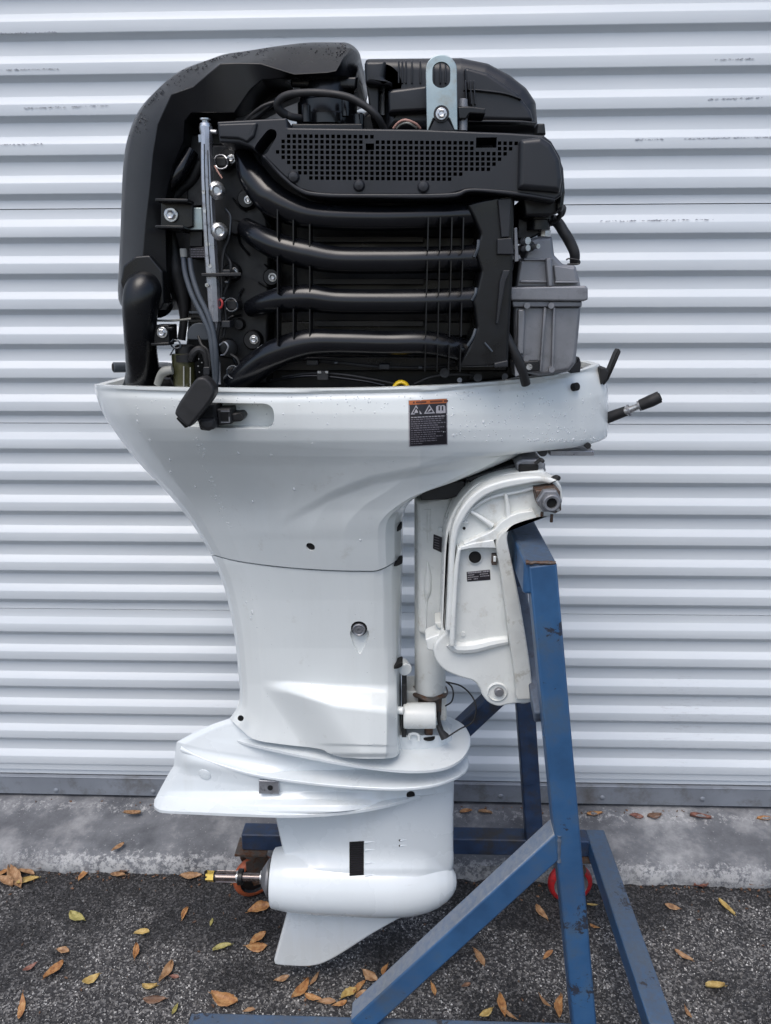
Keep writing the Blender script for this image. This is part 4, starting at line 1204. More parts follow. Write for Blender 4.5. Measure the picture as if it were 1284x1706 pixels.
# warning label
m = MB()
mats_ = [MAT['label_black'], MAT['orange_label'], MAT['label_grey'], MAT['label_dim'], MAT['brown_print']]
decal(m, CT, 680, 667, 744.5, 744, .0006, 8, 8, 2, skew=(1, -3.2))
decal(m, CT, 682, 674.5, 743, 742.5, .0009, 8, 8, 0, skew=(1, -3.2))
decal(m, CT, 681, 667.5, 743.5, 674.5, .0010, 8, 2, 1, skew=(0.2, -3.2))
x = 687.5
for w in (3.0, 17, 0, 21, 7):
    if w: decal(m, CT, x, 669.6 - (x - 681) * .05, x + w, 672.6 - (x - 681) * .05, .0013, 2, 1, 4, skew=(0, -.05 * w))
    x += (w or 2) + 2.0
def tri(cx, by, h, half, mi, off):
    polydecal(m, CT, [(cx - half, by), (cx + half, by - half * .1), (cx - .3, by - h)], off, mi)
for cx, by in ((693, 690.6), (714.6, 689.4)):
    tri(cx, by, 15.6, 9.2, 2, .0012); tri(cx, by - 2.2, 10.4, 5.9, 0, .0015)
polydecal(m, CT, [(689.8, 688.0), (691.5, 683.5), (693, 681.5), (694.6, 683.5), (696.3, 687.6)], .0018, 2)
polydecal(m, CT, [(711, 686.6), (713.5, 682.5), (716.5, 680.5), (717.4, 682), (715, 685)], .0018, 2)
polydecal(m, CT, [(725.6, 688.4), (725.8, 677.4), (729, 675.2), (733.4, 675.6), (738.4, 674.8), (741, 676.6), (741.6, 687.6), (733.6, 688.6)], .0012, 2)
for x0 in (729.6, 735): decal(m, CT, x0, 676.6, x0 + 2.4, 684, .0015, 1, 1, 0)
rnd = random.Random(11)
for k in range(13):
    y = 694.6 + k * 3.6; x = 684.5; end = 684 + (57, 55, 50, 58, 45, 56, 47, 52, 41, 53, 42, 43, 20)[k]
    while x < end:
        w = rnd.uniform(2.0, 6.5); w = min(w, end - x)
        yy = y - (x - 684) * .05
        decal(m, CT, x, yy, x + w, yy + 1.5, .0013, 1, 1, 3 if k > 0 else 2)
        x += w + 1.1
m.build('warning_label', mats_, cowl, smooth=False)
# latch lever in the recess
o = pillow('latch_lever', cat([(326, 632), (334, 628), (343, 629.5), (352, 638), (357.5, 649), (356.5, 659), (347, 674), (333, 692), (322, 705), (315, 711), (307, 706), (296, 695), (292, 687), (298, 672), (312, 651)], closed=True), 1.035, 1.058, MAT['rubber'], cowl, R=.004)
o2 = pillow('lever_edge', rc([(297, 694, 5), (313, 712, 3), (308, 713, 2), (293, 697, 4)]), 1.045, 1.07, MAT['hole'], o, R=.001)
pillow('latch_body', rc([(322, 690, 3), (336, 676, 3), (357, 674, 3), (360, 712, 5), (348, 718, 5), (334, 716, 4), (330, 702, 3)]), 1.062, 1.148, MAT['hole'], cowl, R=.004)
pillow('latch_barrel', rc([(331, 698, 3), (359, 696, 3), (359, 714, 6), (345, 718, 6), (332, 712, 5)]), 1.056, 1.12, MAT['rubber'], cowl, R=.006)
bk = pillow('buckle', rc([(360, 681, 3), (384, 680, 3), (387, 706, 3), (364, 709, 3)]), 1.075, 1.12, MAT['rubber'], cowl, R=.003)
for y in (685, 703.5): 
    m = MB(); m.box(at(375, y, 1.0735), (.0125, .002, .0016)); m.build('buckle_edge', MAT['alu'], bk)
m = MB(); m.box(at(382, 699, 1.0735), (.0016, .002, .008)); m.build('buckle_edge', MAT['alu'], bk)
m = MB(); m.box(at(373, 694, 1.0742), (.010, .002, .0095)); m.build('buckle_hole', MAT['hole'], bk)
pillow('latch_tongue', rc([(384, 688, 2), (402, 686, 7), (408, 694, 6), (402, 702, 7), (386, 703, 2)]), 1.085, 1.13, MAT['rubber'], cowl, R=.004)
cyl('tongue_pin', 398, 694, 1.084, 5.5, .002, MAT['dark'], cowl)
# front latch lever and hose end on the right
pillow('latch_hook', rc([(1003, 640, 2), (1012, 622, 2), (1026, 588, 3), (1031, 580, 2), (1034, 586, 2), (1024, 610, 3), (1014, 632, 3), (1006, 642, 2)]), 1.24, 1.262, MAT['rubber'], motor, R=.003)
pillow('latch_pivot', rc([(998, 612, 2), (1008, 612, 2), (1014, 618, 3), (1010, 634, 3), (1000, 642, 2)]), 1.23, 1.27, MAT['rubber'], motor, R=.003)
hose('cable_hose', [(1000, 702, 1.27), (1018, 694, 1.262), (1034, 688, 1.255), (1042, 685, 1.25)], [9, 9.5, 9, 8.5], MAT['rubber'], motor)
hose('hose_fitting', [(1040, 686, 1.252), (1060, 678, 1.244), (1070, 674, 1.24)], [7, 5.5, 6], MAT['steel'], motor)
hose('hose_fitting', [(1046, 684, 1.25), (1049, 683, 1.249)], [10, 10], MAT['alu'], motor)
hose('hose_fitting', [(1063, 677, 1.243), (1068, 675, 1.242)], [9, 9], MAT['alu'], motor)
hose('hose_nozzle', [(1067, 675, 1.242), (1084, 668, 1.236), (1099, 661, 1.232)], [9.5, 10.5, 10], MAT['rubber'], motor, n=18)
hose('nozzle_bore', [(1098, 661.5, 1.2322), (1100, 660.6, 1.2315)], [7, 7], MAT['hole'], motor)
va = Vector((-.8, -.6, .05)).normalized(); vb = at(208, 612, 1.38)
m = MB(); m.lathe(vb, va, [(0, .0092), (.020, .0092), (.021, .0080)], 20); vs_ = m.build('vent_stub', MAT['greyhose'], motor)
m = MB(); m.lathe(vb + va * .0204, va, [(0, .0072), (.0012, .0070)], 18); m.build('stub_bore', MAT['hole'], vs_)

# ---- powerhead

pillow('engine_block', rc([(336, 210, 4), (470, 215, 3), (600, 190, 3), (860, 200, 4), (850, 660, 4), (300, 660, 4), (312, 560, 4), (318, 420, 3), (322, 300, 3)]), 1.200, 1.40, MAT['dark'], motor, R=.004)
pillow('cylinder_head', rc([(352, 240, 5), (420, 240, 5), (446, 330, 5), (452, 430, 5), (446, 640, 5), (362, 650, 4), (350, 520, 4)]), 1.150, 1.22, MAT['dark'], motor, R=.006)
# cylinder head bosses, raised webs
for (x, y, r) in ((413, 333, 16), (389, 453, 15), (454, 462, 15), (423, 566, 17), (385, 265, 15), (395, 380, 12), (372, 470, 12), (400, 540, 10)):
    m = MB(); m.lathe(at(x, y, 1.152), (0, -1, 0), [(0, r * .9e-3), (.012, r * .80e-3), (.014, r * .7e-3)], 20); m.build('head_boss', MAT['dark'], motor)
for (pts, r) in (([(410, 372), (398, 385), (400, 405), (415, 425)], 2.2), ([(405, 480), (398, 495), (402, 512)], 2.2), ([(388, 330), (400, 345), (410, 352)], 1.8), ([(430, 470), (445, 478), (462, 474)], 1.6), ([(372, 540), (385, 528), (402, 525)], 2), ([(370, 580), (384, 590), (392, 605)], 2.2), ([(440, 440), (452, 452), (466, 466)], 1.5), ([(430, 340), (440, 360), (452, 380)], 1.8)):
    m = MB(); m.tube([at(x, y, 1.147) for x, y in pts], r * .9e-3, 6); m.build('head_web', MAT['black'], motor)
# intake runners
RUN = [
 ([(404, 256, 1.12), (420, 292, 1.105), (450, 330, 1.095), (492, 352, 1.09), (535, 361, 1.088), (620, 364, 1.09), (720, 362, 1.092), (795, 358, 1.10)], [13, 20, 23, 20, 17, 17, 17, 17]),
 ([(410, 380, 1.135), (430, 394, 1.110), (465, 412, 1.095), (510, 424, 1.09), (560, 433, 1.088), (640, 434, 1.09), (720, 433, 1.092), (800, 430, 1.10)], [14, 17, 19, 20, 18, 18, 18, 18]),
 ([(418, 514, 1.135), (440, 506, 1.112), (475, 499, 1.095), (515, 497, 1.09), (560, 502, 1.088), (640, 503, 1.09), (720, 502, 1.092), (800, 498, 1.10)], [12, 15, 18, 19, 17, 17, 17, 17]),
 ([(392, 640, 1.135), (425, 612, 1.115), (462, 588, 1.098), (510, 572, 1.09), (560, 570, 1.088), (640, 572, 1.09), (720, 573, 1.094), (800, 592, 1.11)], [20, 20, 20, 19, 17, 17, 17, 16]),
]
for pts, rr in RUN:
    hose('intake_runner', pts, [q * 1.19 for q in rr], MAT['black_gloss'], motor, n=28, sub=8)
for (x, y) in ((531, 362), (531, 430), (531, 500), (531, 571)):
    pass
m_ = None
for x, segs in ((465, ((350, 398), (428, 490), (512, 575))), (491, ((368, 408), (440, 488), (514, 563))), (518, ((375, 412), (444, 486), (515, 560)))):
    for a, b in segs:
        m = MB(); p0 = at(x, a, 1.088); p1 = at(x, b, 1.088); m.beam(p0, p1, .0016, .03); m.build('rib', MAT['black'], motor)
for x in (713, 733, 752, 771):
    for a, b in ((378, 418), (449, 488), (518, 560), (588, 618)):
        dx = (a - 378) * -.022
        m = MB(); p0 = at(x + dx, a - 14, 1.080); p1 = at(x + dx - 1.2, b, 1.080); m.beam(p0, p1, .0015, .03); m.build('rib', MAT['black'], motor)
for y in (400, 470, 540):
    m = MB(); m.beam(at(522, y - 1, 1.165), at(706, y - 1, 1.165), .0085, .012); m.build('runner_web', MAT['black_cover'], motor, bevel=.001)
for (a, b, y) in ((520, 845, 408), (520, 845, 478), (460, 845, 548), (450, 845, 606)):
    m = MB(); m.beam(at(a, y, 1.185), at(b, y, 1.185), .022, .01); m.build('block_web', MAT['black'], motor, bevel=.002)
# plenum
pillow('intake_plenum', rc([(777, 341, 3), (806, 331, 3), (853, 322, 3), (857, 330, 2), (853, 470, 4), (848, 560, 4), (846, 610, 3), (762, 612, 2), (768, 596, 3), (779, 578, 6), (793, 545, 8), (789, 515, 8), (785, 500, 8), (794, 478, 8), (800, 452, 8), (791, 425, 8), (792, 410, 8), (799, 391, 8), (788, 366, 6)]), 1.078, 1.17, MAT['black'], motor, R=.005)
for (pts) in ([(829, 332), (852, 330), (848, 395), (835, 396)], [(828, 398), (852, 396), (856, 424), (828, 424)], [(838, 450), (850, 450), (842, 470), (830, 540), (826, 540), (832, 470)], [(823, 605), (846, 600), (846, 611), (823, 612)]):
    pillow('plenum_rib', rc([(x, y, 1.5) for x, y in pts]), 1.070, 1.09, MAT['black_cover'], motor, R=.0015)
m = MB(); m.tube([at(x, y, 1.072) for x, y in ((807, 571), (815, 580), (820, 586))], .0014, 6); m.build('bright_edge', MAT['greyhose'], motor)
# edge bands on the plenum where runners meet
for (x0, y0, x1, y1) in ((797, 400, 790, 428), (793, 480, 786, 500), (792, 548, 779, 576)):
    m = MB(); m.tube([at(x0, y0, 1.079), at((x0 + x1) / 2 + 2, (y0 + y1) / 2, 1.077), at(x1, y1, 1.079)], .0022, 8); m.build('joint_edge', MAT['greyhose'], motor)

# perforated cover
YC = 1.062
cov_out = rc([(362, 203, 2), (478, 197, 3), (480, 213, 2), (700, 216, 2), (850, 222, 2), (905, 226, 6), (918, 236, 10), (933, 262, 12), (939, 300, 8), (935, 326, 6), (924, 334, 4), (880, 326, 4), (830, 320, 4), (780, 317, 10), (745, 326, 10), (600, 327, 6), (530, 325, 14), (500, 317, 14), (468, 290, 10), (440, 262, 6), (418, 246, 6), (400, 240, 6), (366, 238, 3)])
cover = pillow('perforated_cover', cov_out, YC, YC + .055, MAT['black_cover'], motor, R=.003)
cut = MB()
rows = [(226.6, 118, 505), (235.5, 90, 1170), (244.5, 90, 1145), (253.1, 62, 1120), (262, 88, 1097), (270.3, 112, 1072), (279, 137, 1045), (287.5, 165, 915), (296, 215, 865)]
sc = mpp(650, 260, YC)
for yy, a, b in rows:
    k0 = round((a - 62) / 25.8 * 2) / 2
    xx = 440 + (62 + k0 * 25.8) / 2.791; end = 440 + b / 2.791 + 2
    while xx <= end:
        y2 = yy + (xx - 470) * .0085
        if not (605 < xx < 627 and 236 < y2 < 252) and not (788 < xx < 832 and 226 < y2 < 248):
            c = at(xx, y2, YC); cut.box((c.x, YC + .02, c.z), (5.8 * sc, .09, 5.6 * sc))
        xx += 9.245
for (x0, y0, x1, y1) in ((609, 239, 623, 250), (793, 229, 827, 246)):
    c0 = at(x0, y0, YC); c1 = at(x1, y1, YC); cut.box(((c0.x + c1.x) / 2, YC + .02, (c0.z + c1.z) / 2), (abs(c1.x - c0.x), .09, abs(c1.z - c0.z)))
pillow_mb(cut, cat([(424, 246), (441, 222), (450, 215), (459, 218), (460, 228), (452, 242), (443, 256), (432, 256)], closed=True), YC - .03, YC + .1, 0, Y0=YC)
boolean(cover, cut.build('cut', MAT['hole']))
COVT = bvh(cover)
rv = None
for (x, y) in ((489, 295), (598, 309), (705, 311)):
    p = at(x, y, YC)
    if rv is None:
        m = MB(); m.lathe(p, (0, -1, 0), [(0, .0078), (.0016, .0076), (.004, .0055), (.005, .001)], 22); rv = m.build('push_rivet', MAT['black_cover'], cover, origin=p)
    else: mesh_copy(rv, 'push_rivet', p, None, cover)
strip('cover_lip', [(440, 258), (468, 288), (500, 313), (532, 321), (600, 323), (745, 322), (780, 314), (830, 316), (880, 322), (924, 330)], [(436, 260), (466, 294), (498, 320), (530, 328), (600, 330), (746, 330), (782, 320), (830, 323), (880, 329), (924, 336)], YC - .003, YC + .05, MAT['black_cover'], R=.002, parent=cover)
pillow('cover_corner', rc([(864, 233, 8), (900, 228, 8), (918, 240, 10), (932, 266, 10), (936, 300, 6), (932, 322, 5), (862, 316, 5)]), YC - .012, YC + .03, MAT['black_cover'], cover, R=.009, seg=4)

pillow('cover_bracket', rc([(364, 207, 2), (430, 204, 4), (424, 228, 5), (412, 238, 4), (398, 232, 6), (366, 230, 2)]), YC - .004, YC + .02, MAT['black_cover'], cover, R=.003)
pillow('belt_guard', rc([(470, 214, 3), (900, 228, 3), (905, 322, 3), (500, 322, 3), (450, 260, 3)]), 1.125, 1.15, MAT['black'], motor, R=.002)
pillow('cover_side', rc([(930, 262, 4), (938, 280, 4), (941, 320, 4), (937, 352, 5), (926, 352, 3), (926, 300, 3)]), 1.08, 1.24, MAT['black'], motor, R=.006)
pillow('cover_side_block', rc([(870, 328, 4), (932, 330, 4), (936, 350, 4), (918, 360, 4), (874, 360, 4)]), 1.09, 1.25, MAT['dark'], motor, R=.004)

# flywheel / air box cover, top right
ab = pillow('flywheel_cover', rc([(608, 100, 7), (768, 98, 20), (812, 107, 24), (848, 126, 24), (876, 148, 20), (892, 172, 14), (896, 228, 3), (640, 226, 2), (640, 148, 4), (610, 142, 5)], 8), 1.135, 1.44, MAT['black_cover'], motor, R=.024, seg=7)
pillow('cover_band', rc([(645, 150, 8), (712, 143, 3), (714, 186, 2), (648, 190, 3)]), 1.118, 1.16, MAT['black_cover'], ab, R=.006)
pillow('cover_shoulder', rc([(607, 104, 5), (620, 101, 4), (643, 103, 2), (640, 132, 4), (655, 140, 3), (650, 145, 2), (609, 141, 3)]), 1.112, 1.16, MAT['black_cover'], ab, R=.007)
pillow('cover_post', rc([(610, 142, 2), (632, 140, 2), (632, 200, 2), (618, 200, 2)]), 1.13, 1.2, MAT['black'], ab, R=.004)
for x in (664, 670, 676, 686, 700, 722, 733, 742):
    m = MB(); m.beam(at(x, 103, 1.136), at(x, 140, 1.136), .0022, .008); m.build('cover_rib', MAT['black_cover'], ab, bevel=.0006)
pillow('cover_panel', rc([(772, 112, 6), (812, 122, 14), (862, 156, 20), (884, 186, 10), (888, 202, 3), (786, 202, 6), (775, 160, 6)], 6), 1.126, 1.16, MAT['black_cover'], ab, R=.006, seg=4)
strip('cover_seam', [(776, 149), (800, 149), (840, 154), (868, 163)], [(772, 150), (800, 152), (840, 157), (868, 166)], 1.121, 1.13, MAT['black_cover'], R=.0008, parent=ab)
strip('cover_seam', [(780, 200), (830, 200), (870, 201), (893, 204)], [(780, 204), (830, 204), (870, 205), (893, 207)], 1.121, 1.14, MAT['black_cover'], R=.001, parent=ab)
for x in (775, 783, 789):
    m = MB(); m.beam(at(x, 135, 1.124), at(x + 2, 175, 1.124), .0018, .008); m.build('cover_rib', MAT['black_cover'], ab, bevel=.0005)
pillow('cap_bolt', rc([(895, 206, 2), (907, 206, 2), (909, 225, 2), (893, 225, 2)]), 1.10, 1.13, MAT['dark'], motor, R=.003)
# lifting eye
cut = MB()
le = pillow('lifting_eye', rc([(710, 112, 0), (711, 106, 0)][:0] or [(709, 118, 0)] + [(735 + 26 * cos(a), 116 - 25 * sin(a), 0) for a in [pi - pi * k / 16 for k in range(1, 16)]] + [(761, 118, 0), (762, 217, 1), (757, 217, 1), (748, 196, 3), (735, 203, 8), (722, 196, 3), (713, 218, 1), (711, 218, 1)]), 1.072, 1.079, MAT['zinc'], motor, R=.0012)
pillow_mb(cut, [(735 + 15 * cos(a), 117.5 - 14.5 * sin(a)) for a in [pi * k / 14 for k in range(15)]] + [(735 + 15 * cos(a), 133 - 14 * sin(a)) for a in [pi + pi * k / 14 for k in range(15)]], 1.05, 1.10, 0, Y0=1.073)
boolean(le, cut.build('cut', MAT['hole']))
pillow('lifting_eye_base', rc([(722, 200, 3), (735, 192, 8), (748, 200, 3), (760, 220, 2), (712, 221, 2)]), 1.074, 1.10, MAT['black_cover'], motor, R=.003)
def bolt(name, px, py, Y, r, parent=motor, mat=None, washer=1.45):
    p = at(px, py, Y); r = r * mpp(px, py, Y)
    m = MB()
    m.lathe(p, (0, -1, 0), [(0, r * washer), (r * .22, r * washer), (r * .3, r * washer * .92)], 24)
    m.lathe(p + Vector((0, -r * .25, 0)), (0, -1, 0), [(0, r), (r * .75, r), (r * .85, r * .82), (r * .7, r * .45), (r * .7, .0001)], 6)
    return m.build(name, mat or MAT['steel'], parent, sharp=25)
bolt('bolt', 735, 190, 1.070, 6.5)
cyl('bolt_washer', 735, 190, 1.073, 13, .0018, MAT['rubber'], motor)
cyl('guide_pin', 771, 218, 1.085, 6, .0, MAT['alu'], motor, ax=(0, 0, 1), prof=[(0, .0056), (.03, .0056)])
cyl('guide_pin', 771, 178, 1.085, 6, .0, MAT['alu'], motor, ax=(0, 0, 1), prof=[(0, .0058), (.008, .0058), (.009, .004)])
pillow('pin_clamp', rc([(762, 178, 2), (780, 177, 2), (809, 181, 2), (808, 191, 2), (782, 190, 2), (776, 199, 2), (764, 199, 2)]), 1.075, 1.115, MAT['black'], motor, R=.002)
hose('sensor_wire', [(655, 214, 1.10), (664, 204, 1.095), (676, 200, 1.09), (692, 206, 1.095), (700, 214, 1.10)], 2, MAT['pink_wire'], motor, n=8)
hose('sensor_wire', [(660, 214, 1.10), (668, 207, 1.095), (680, 205, 1.09), (694, 213, 1.10)], 1.6, MAT['creamplastic'], motor, n=8)

# throttle body
m = MB(); a = at(546, 214, 1.17); m.lathe(a, (0, 0, 1), [(0, .043), (.012, .043), (.014, .041), (.03, .041), (.032, .038), (.062, .036), (.07, .034)], 40)
m.build('throttle_body', MAT['black_gloss'], motor)
for (x, y, r) in ((510, 190, 7), (576, 180, 6), (598, 205, 8)): 
    m = MB(); m.lathe(at(x, y + 14, 1.12), (0, 0, 1), [(0, r * .9e-3), (.02, r * .9e-3), (.022, r * .6e-3)], 14); m.build('throttle_boss', MAT['black_gloss'], motor)
pillow('throttle_flange', rc([(486, 206, 2), (604, 206, 2), (606, 220, 2), (484, 220, 2)]), 1.10, 1.22, MAT['black'], motor, R=.003)
hose('breather_hose', [(476, 192, 1.11), (466, 184, 1.105), (462, 172, 1.10), (474, 160, 1.095), (500, 155, 1.09), (540, 155, 1.085), (580, 162, 1.083), (610, 178, 1.083), (628, 194, 1.085), (640, 216, 1.10)], [7, 7, 6.5, 6, 6, 6, 6, 6, 6, 6], MAT['rubber'], motor, n=14)
hose('breather_hose', [(470, 186, 1.115), (484, 194, 1.11), (500, 197, 1.12)], 6, MAT['rubber'], motor, n=12)
hose('wire_loom', [(395, 203, 1.14), (420, 196, 1.13), (440, 182, 1.13), (456, 170, 1.14), (480, 158, 1.16)], [6, 7, 6, 5, 5], MAT['rubber'], motor, n=10)
pillow('duct_mount', rc([(480, 128, 3), (596, 128, 3), (594, 150, 4), (486, 146, 4)]), 1.14, 1.24, MAT['black'], motor, R=.005)
pillow('loom_cover', rc([(330, 188, 3), (430, 150, 6), (500, 136, 4), (500, 160, 4), (470, 172, 3), (455, 182, 3), (420, 200, 3), (352, 206, 3)]), 1.19, 1.22, MAT['dark'], motor, R=.004)

# intake duct (big black moulding over the top and down the rear)
ST = [((603, 142), (601, 141), (600, 142), 1.25, 1.24, 1.25), ((602, 104), (592, 118), (590, 130), 1.20, 1.150, 1.155), ((596, 84), (572, 95), (575, 127), 1.19, 1.125, 1.13), ((580, 72), (560, 118), (557, 127), 1.19, 1.112, 1.12), ((560, 70.5), (545, 121), (543, 127), 1.19, 1.112, 1.12),
 ((510, 71), (490, 124), (490, 129), 1.19, 1.112, 1.12), ((468, 76), (434, 106), (436, 133), 1.19, 1.112, 1.118), ((420, 84), (398, 105), (416, 150), 1.19, 1.112, 1.115), ((380, 91), (367, 106), (390, 188), 1.19, 1.112, 1.118),
 ((344, 101), (345, 124), (345, 188), 1.19, 1.112, 1.122), ((300, 118), (322, 144), (318, 188), 1.19, 1.112, 1.120), ((266, 146), (285, 157), (307, 202), 1.19, 1.112, 1.125), ((231, 184), (262, 207), (306, 235), 1.19, 1.112, 1.135),
 ((211, 235), (254, 256), (288, 276), 1.19, 1.112, 1.135), ((204, 290), (248, 322), (276, 330), 1.19, 1.112, 1.130), ((201, 370), (242, 372), (276, 375), 1.19, 1.114, 1.128), ((198, 440), (238, 425), (277, 430), 1.19, 1.115, 1.128), ((197, 498), (236, 462), (279, 500), 1.19, 1.120, 1.13), ((212, 521), (240, 512), (272, 518), 1.19, 1.135, 1.14)]
def duct():
    # resample the stations for a smooth outer edge but keep facets
    secs = []
    for o_, f_, i_, yo, yf, yi in ST:
        o3 = at(o_[0], o_[1], yo); f3 = at(f_[0], f_[1], yf); i3 = at(i_[0], i_[1], yi)
        out = (o3 - f3); 
        mid = o3.lerp(f3, .28); mid.y -= .012
        mid2 = o3.lerp(f3, .06); mid2.y -= .004
        ib = i3.copy(); ib.y = 1.33
        i2 = i3.lerp(f3, -.02); i2.y = yi + .012
        ob = o3.copy(); ob.y = 1.36
        secs.append([ob, o3, mid2, mid, f3, i3, i2, ib])
    out = []
    for k in range(len(secs) - 1):
        a = secs[max(0, k - 1)]; b = secs[k]; c = secs[k + 1]; d = secs[min(len(secs) - 1, k + 2)]
        for q in range(4):
            t = q / 4; row = []
            for j in range(8):
                if j in (0, 1, 2, 3):
                    row.append(0.5 * ((2 * b[j]) + (c[j] - a[j]) * t + (2 * a[j] - 5 * b[j] + 4 * c[j] - d[j]) * t * t + (3 * b[j] - a[j] - 3 * c[j] + d[j]) * t ** 3))
                else: row.append(b[j].lerp(c[j], t))
            out.append(row)
    out.append(secs[-1]); vs = [p for r in out for p in r]; n = 8; fs = []
    for i in range(len(out) - 1):
        for j in range(8):
            j2 = (j + 1) % 8
            fs.append((i * n + j, i * n + j2, (i + 1) * n + j2, (i + 1) * n + j))
    fs.append(tuple(range(n))); fs.append(tuple((len(out) - 1) * n + j for j in range(n)))
    return mk('intake_duct', vs, fs, MAT['black_duct'], motor, sharp=32, bevel=.003, segs=3)
du = duct(); DT = bvh(du)
pillow('duct_pocket', rc([(201, 470, 3), (206, 442, 8), (225, 427, 12), (250, 425, 8), (272, 452, 3), (274, 505, 3), (268, 516, 3), (216, 519, 4)]), 1.112, 1.15, MAT['black'], du, R=.003)
m = MB(); pts = [at(x, y, yy) for x, y, yy in ((262, 506, 1.16), (252, 486, 1.132), (240, 484, 1.116), (234, 508, 1.110), (233, 545, 1.114), (235, 585, 1.128), (238, 618, 1.150), (240, 640, 1.172))]
m.tube(pts, [.024, .0255, .0262, .0250, .0228, .0225, .0245, .030], 28); m.build('drain_elbow', MAT['black'], motor)
pillow('elbow_foot', cat([(206, 665), (208, 630), (216, 612), (262, 610), (276, 622), (292, 628), (296, 665)], closed=True), 1.150, 1.22, MAT['black'], motor, R=.008)
hose('hose_band', [(262, 640, 1.12), (268, 625, 1.115), (276, 618, 1.11), (287, 616, 1.11)], [6, 7, 8, 7], MAT['creamplastic'], motor, n=12)

# rear-left fuel system
mr_ = [(343, 212, 1.108), (345, 300, 1.106), (350, 400, 1.106), (355, 480, 1.106), (358, 535, 1.108)]
fr_ = hose('fuel_rail', mr_, [9, 10.5, 11, 11, 10], MAT['rail'], motor, n=8, sharp=30)
hose('rail_groove', [(340, 240, 1.0972), (341, 300, 1.0962), (346, 400, 1.0958), (349, 440, 1.0958)], .9, MAT['hole'], fr_, n=6)
hose('rail_groove', [(346, 250, 1.0968), (349, 330, 1.0962), (352, 390, 1.0960)], .7, MAT['dark'], fr_, n=6)
cyl('rail_cap', 342, 206, 1.112, 8, .0, MAT['steel'], fr_, ax=(0, 0, 1), prof=[(-.014, .0075), (-.006, .0088), (0, .0075), (.001, .0045), (.004, .0045), (.004, .007), (.006, .007), (.0065, .004)])
cyl('rail_collar', 343, 238, 1.112, 9, .0, MAT['rail'], fr_, ax=(0, 0, 1), prof=[(0, .0098), (.009, .0098)], n=6)
hose('rail_stub', [(350, 219, 1.108), (361, 220, 1.106)], [3.5, 3.5], MAT['steel'], fr_, n=10)
hose('rail_tip', [(358, 535, 1.113), (360, 548, 1.113), (361, 570, 1.113)], [8, 5, 3], MAT['rail'], fr_, n=12)
for (x, y) in ((362, 318), (366, 386)):
    m = MB(); m.lathe(at(x - 2, y, 1.108), (.35, -1, 0), [(0, .0115), (.005, .0120), (.008, .0098), (.0095, .0065), (.007, .004)], 20); m.build('injector_clamp', MAT['steel'], motor)
for (x, y) in ((340, 320), (342, 352), (347, 407), (350, 443), (345, 475)):
    cyl('rail_screw', x, y, 1.098, 3.2, .002, MAT['steel'], fr_)
m = MB(); m.beam(at(336, 458, 1.094), at(402, 457, 1.10), .0045, .008); m.build('rail_strap', MAT['rubber'], motor, bevel=.0008)
for i, (x, y) in enumerate(((368, 270), (385, 508), (388, 620), (366, 386))):
    m = MB(); r = .009
    pts = [at(x, y, 1.112) + Vector((r * cos(a), -.002 * sin(3 * a), r * sin(a))) for a in [2 * pi * k / 14 for k in range(15)]]
    m.tube(pts, .0011, 6, sub=1); m.build('spring_clip', MAT['rail'] if i < 1 or i == 3 else MAT['greyhose'], motor)
    pillow('injector_plug', rc([(x - 10, y - 9, 4), (x + 10, y - 9, 4), (x + 12, y + 9, 4), (x - 9, y + 10, 4)]), 1.118, 1.15, MAT['rubber'], motor, R=.003)
hose('spring_wire', [(357, 276, 1.105), (364, 288, 1.104), (370, 297, 1.104)], 1.4, MAT['pink_wire'], motor, n=6)
hose('loom', [(374, 345, 1.12), (383, 365, 1.118), (381, 395, 1.115), (372, 420, 1.113), (369, 455, 1.112), (368, 500, 1.112), (366, 530, 1.112), (361, 560, 1.112), (358, 600, 1.112), (360, 640, 1.114)], [2, 3, 3, 3, 3, 3.5, 4, 4, 4, 4], MAT['rubber'], motor, n=8)
hose('loom_tape', [(376, 348, 1.116), (384, 362, 1.114), (382, 392, 1.111)], 1.2, MAT['greyhose'], motor, n=6)
hose('red_wire', [(366, 498, 1.107), (370, 503, 1.104), (369, 511, 1.104), (364, 515, 1.107)], 1.8, MAT['red_wire'], motor, n=8)
for dx, dy in ((0, 0), (11, 3)):
    hose('fuel_hose', [(305 + dx, 428 + dy, 1.118), (309 + dx, 458, 1.112), (320 + dx, 492, 1.106), (336 + dx * .9, 524, 1.101), (349 + dx * .6, 556, 1.098), (354 + dx * .5, 590, 1.098), (358 + dx * .2, 628, 1.105), (359, 655, 1.112)], 4.4, MAT['greyhose'], motor, n=14)
cyl('hose_nipple', 306, 428, 1.118, 5, .0, MAT['creamplastic'], motor, ax=(0, 0, 1), prof=[(0, .0048), (.010, .0048), (.011, .004)])
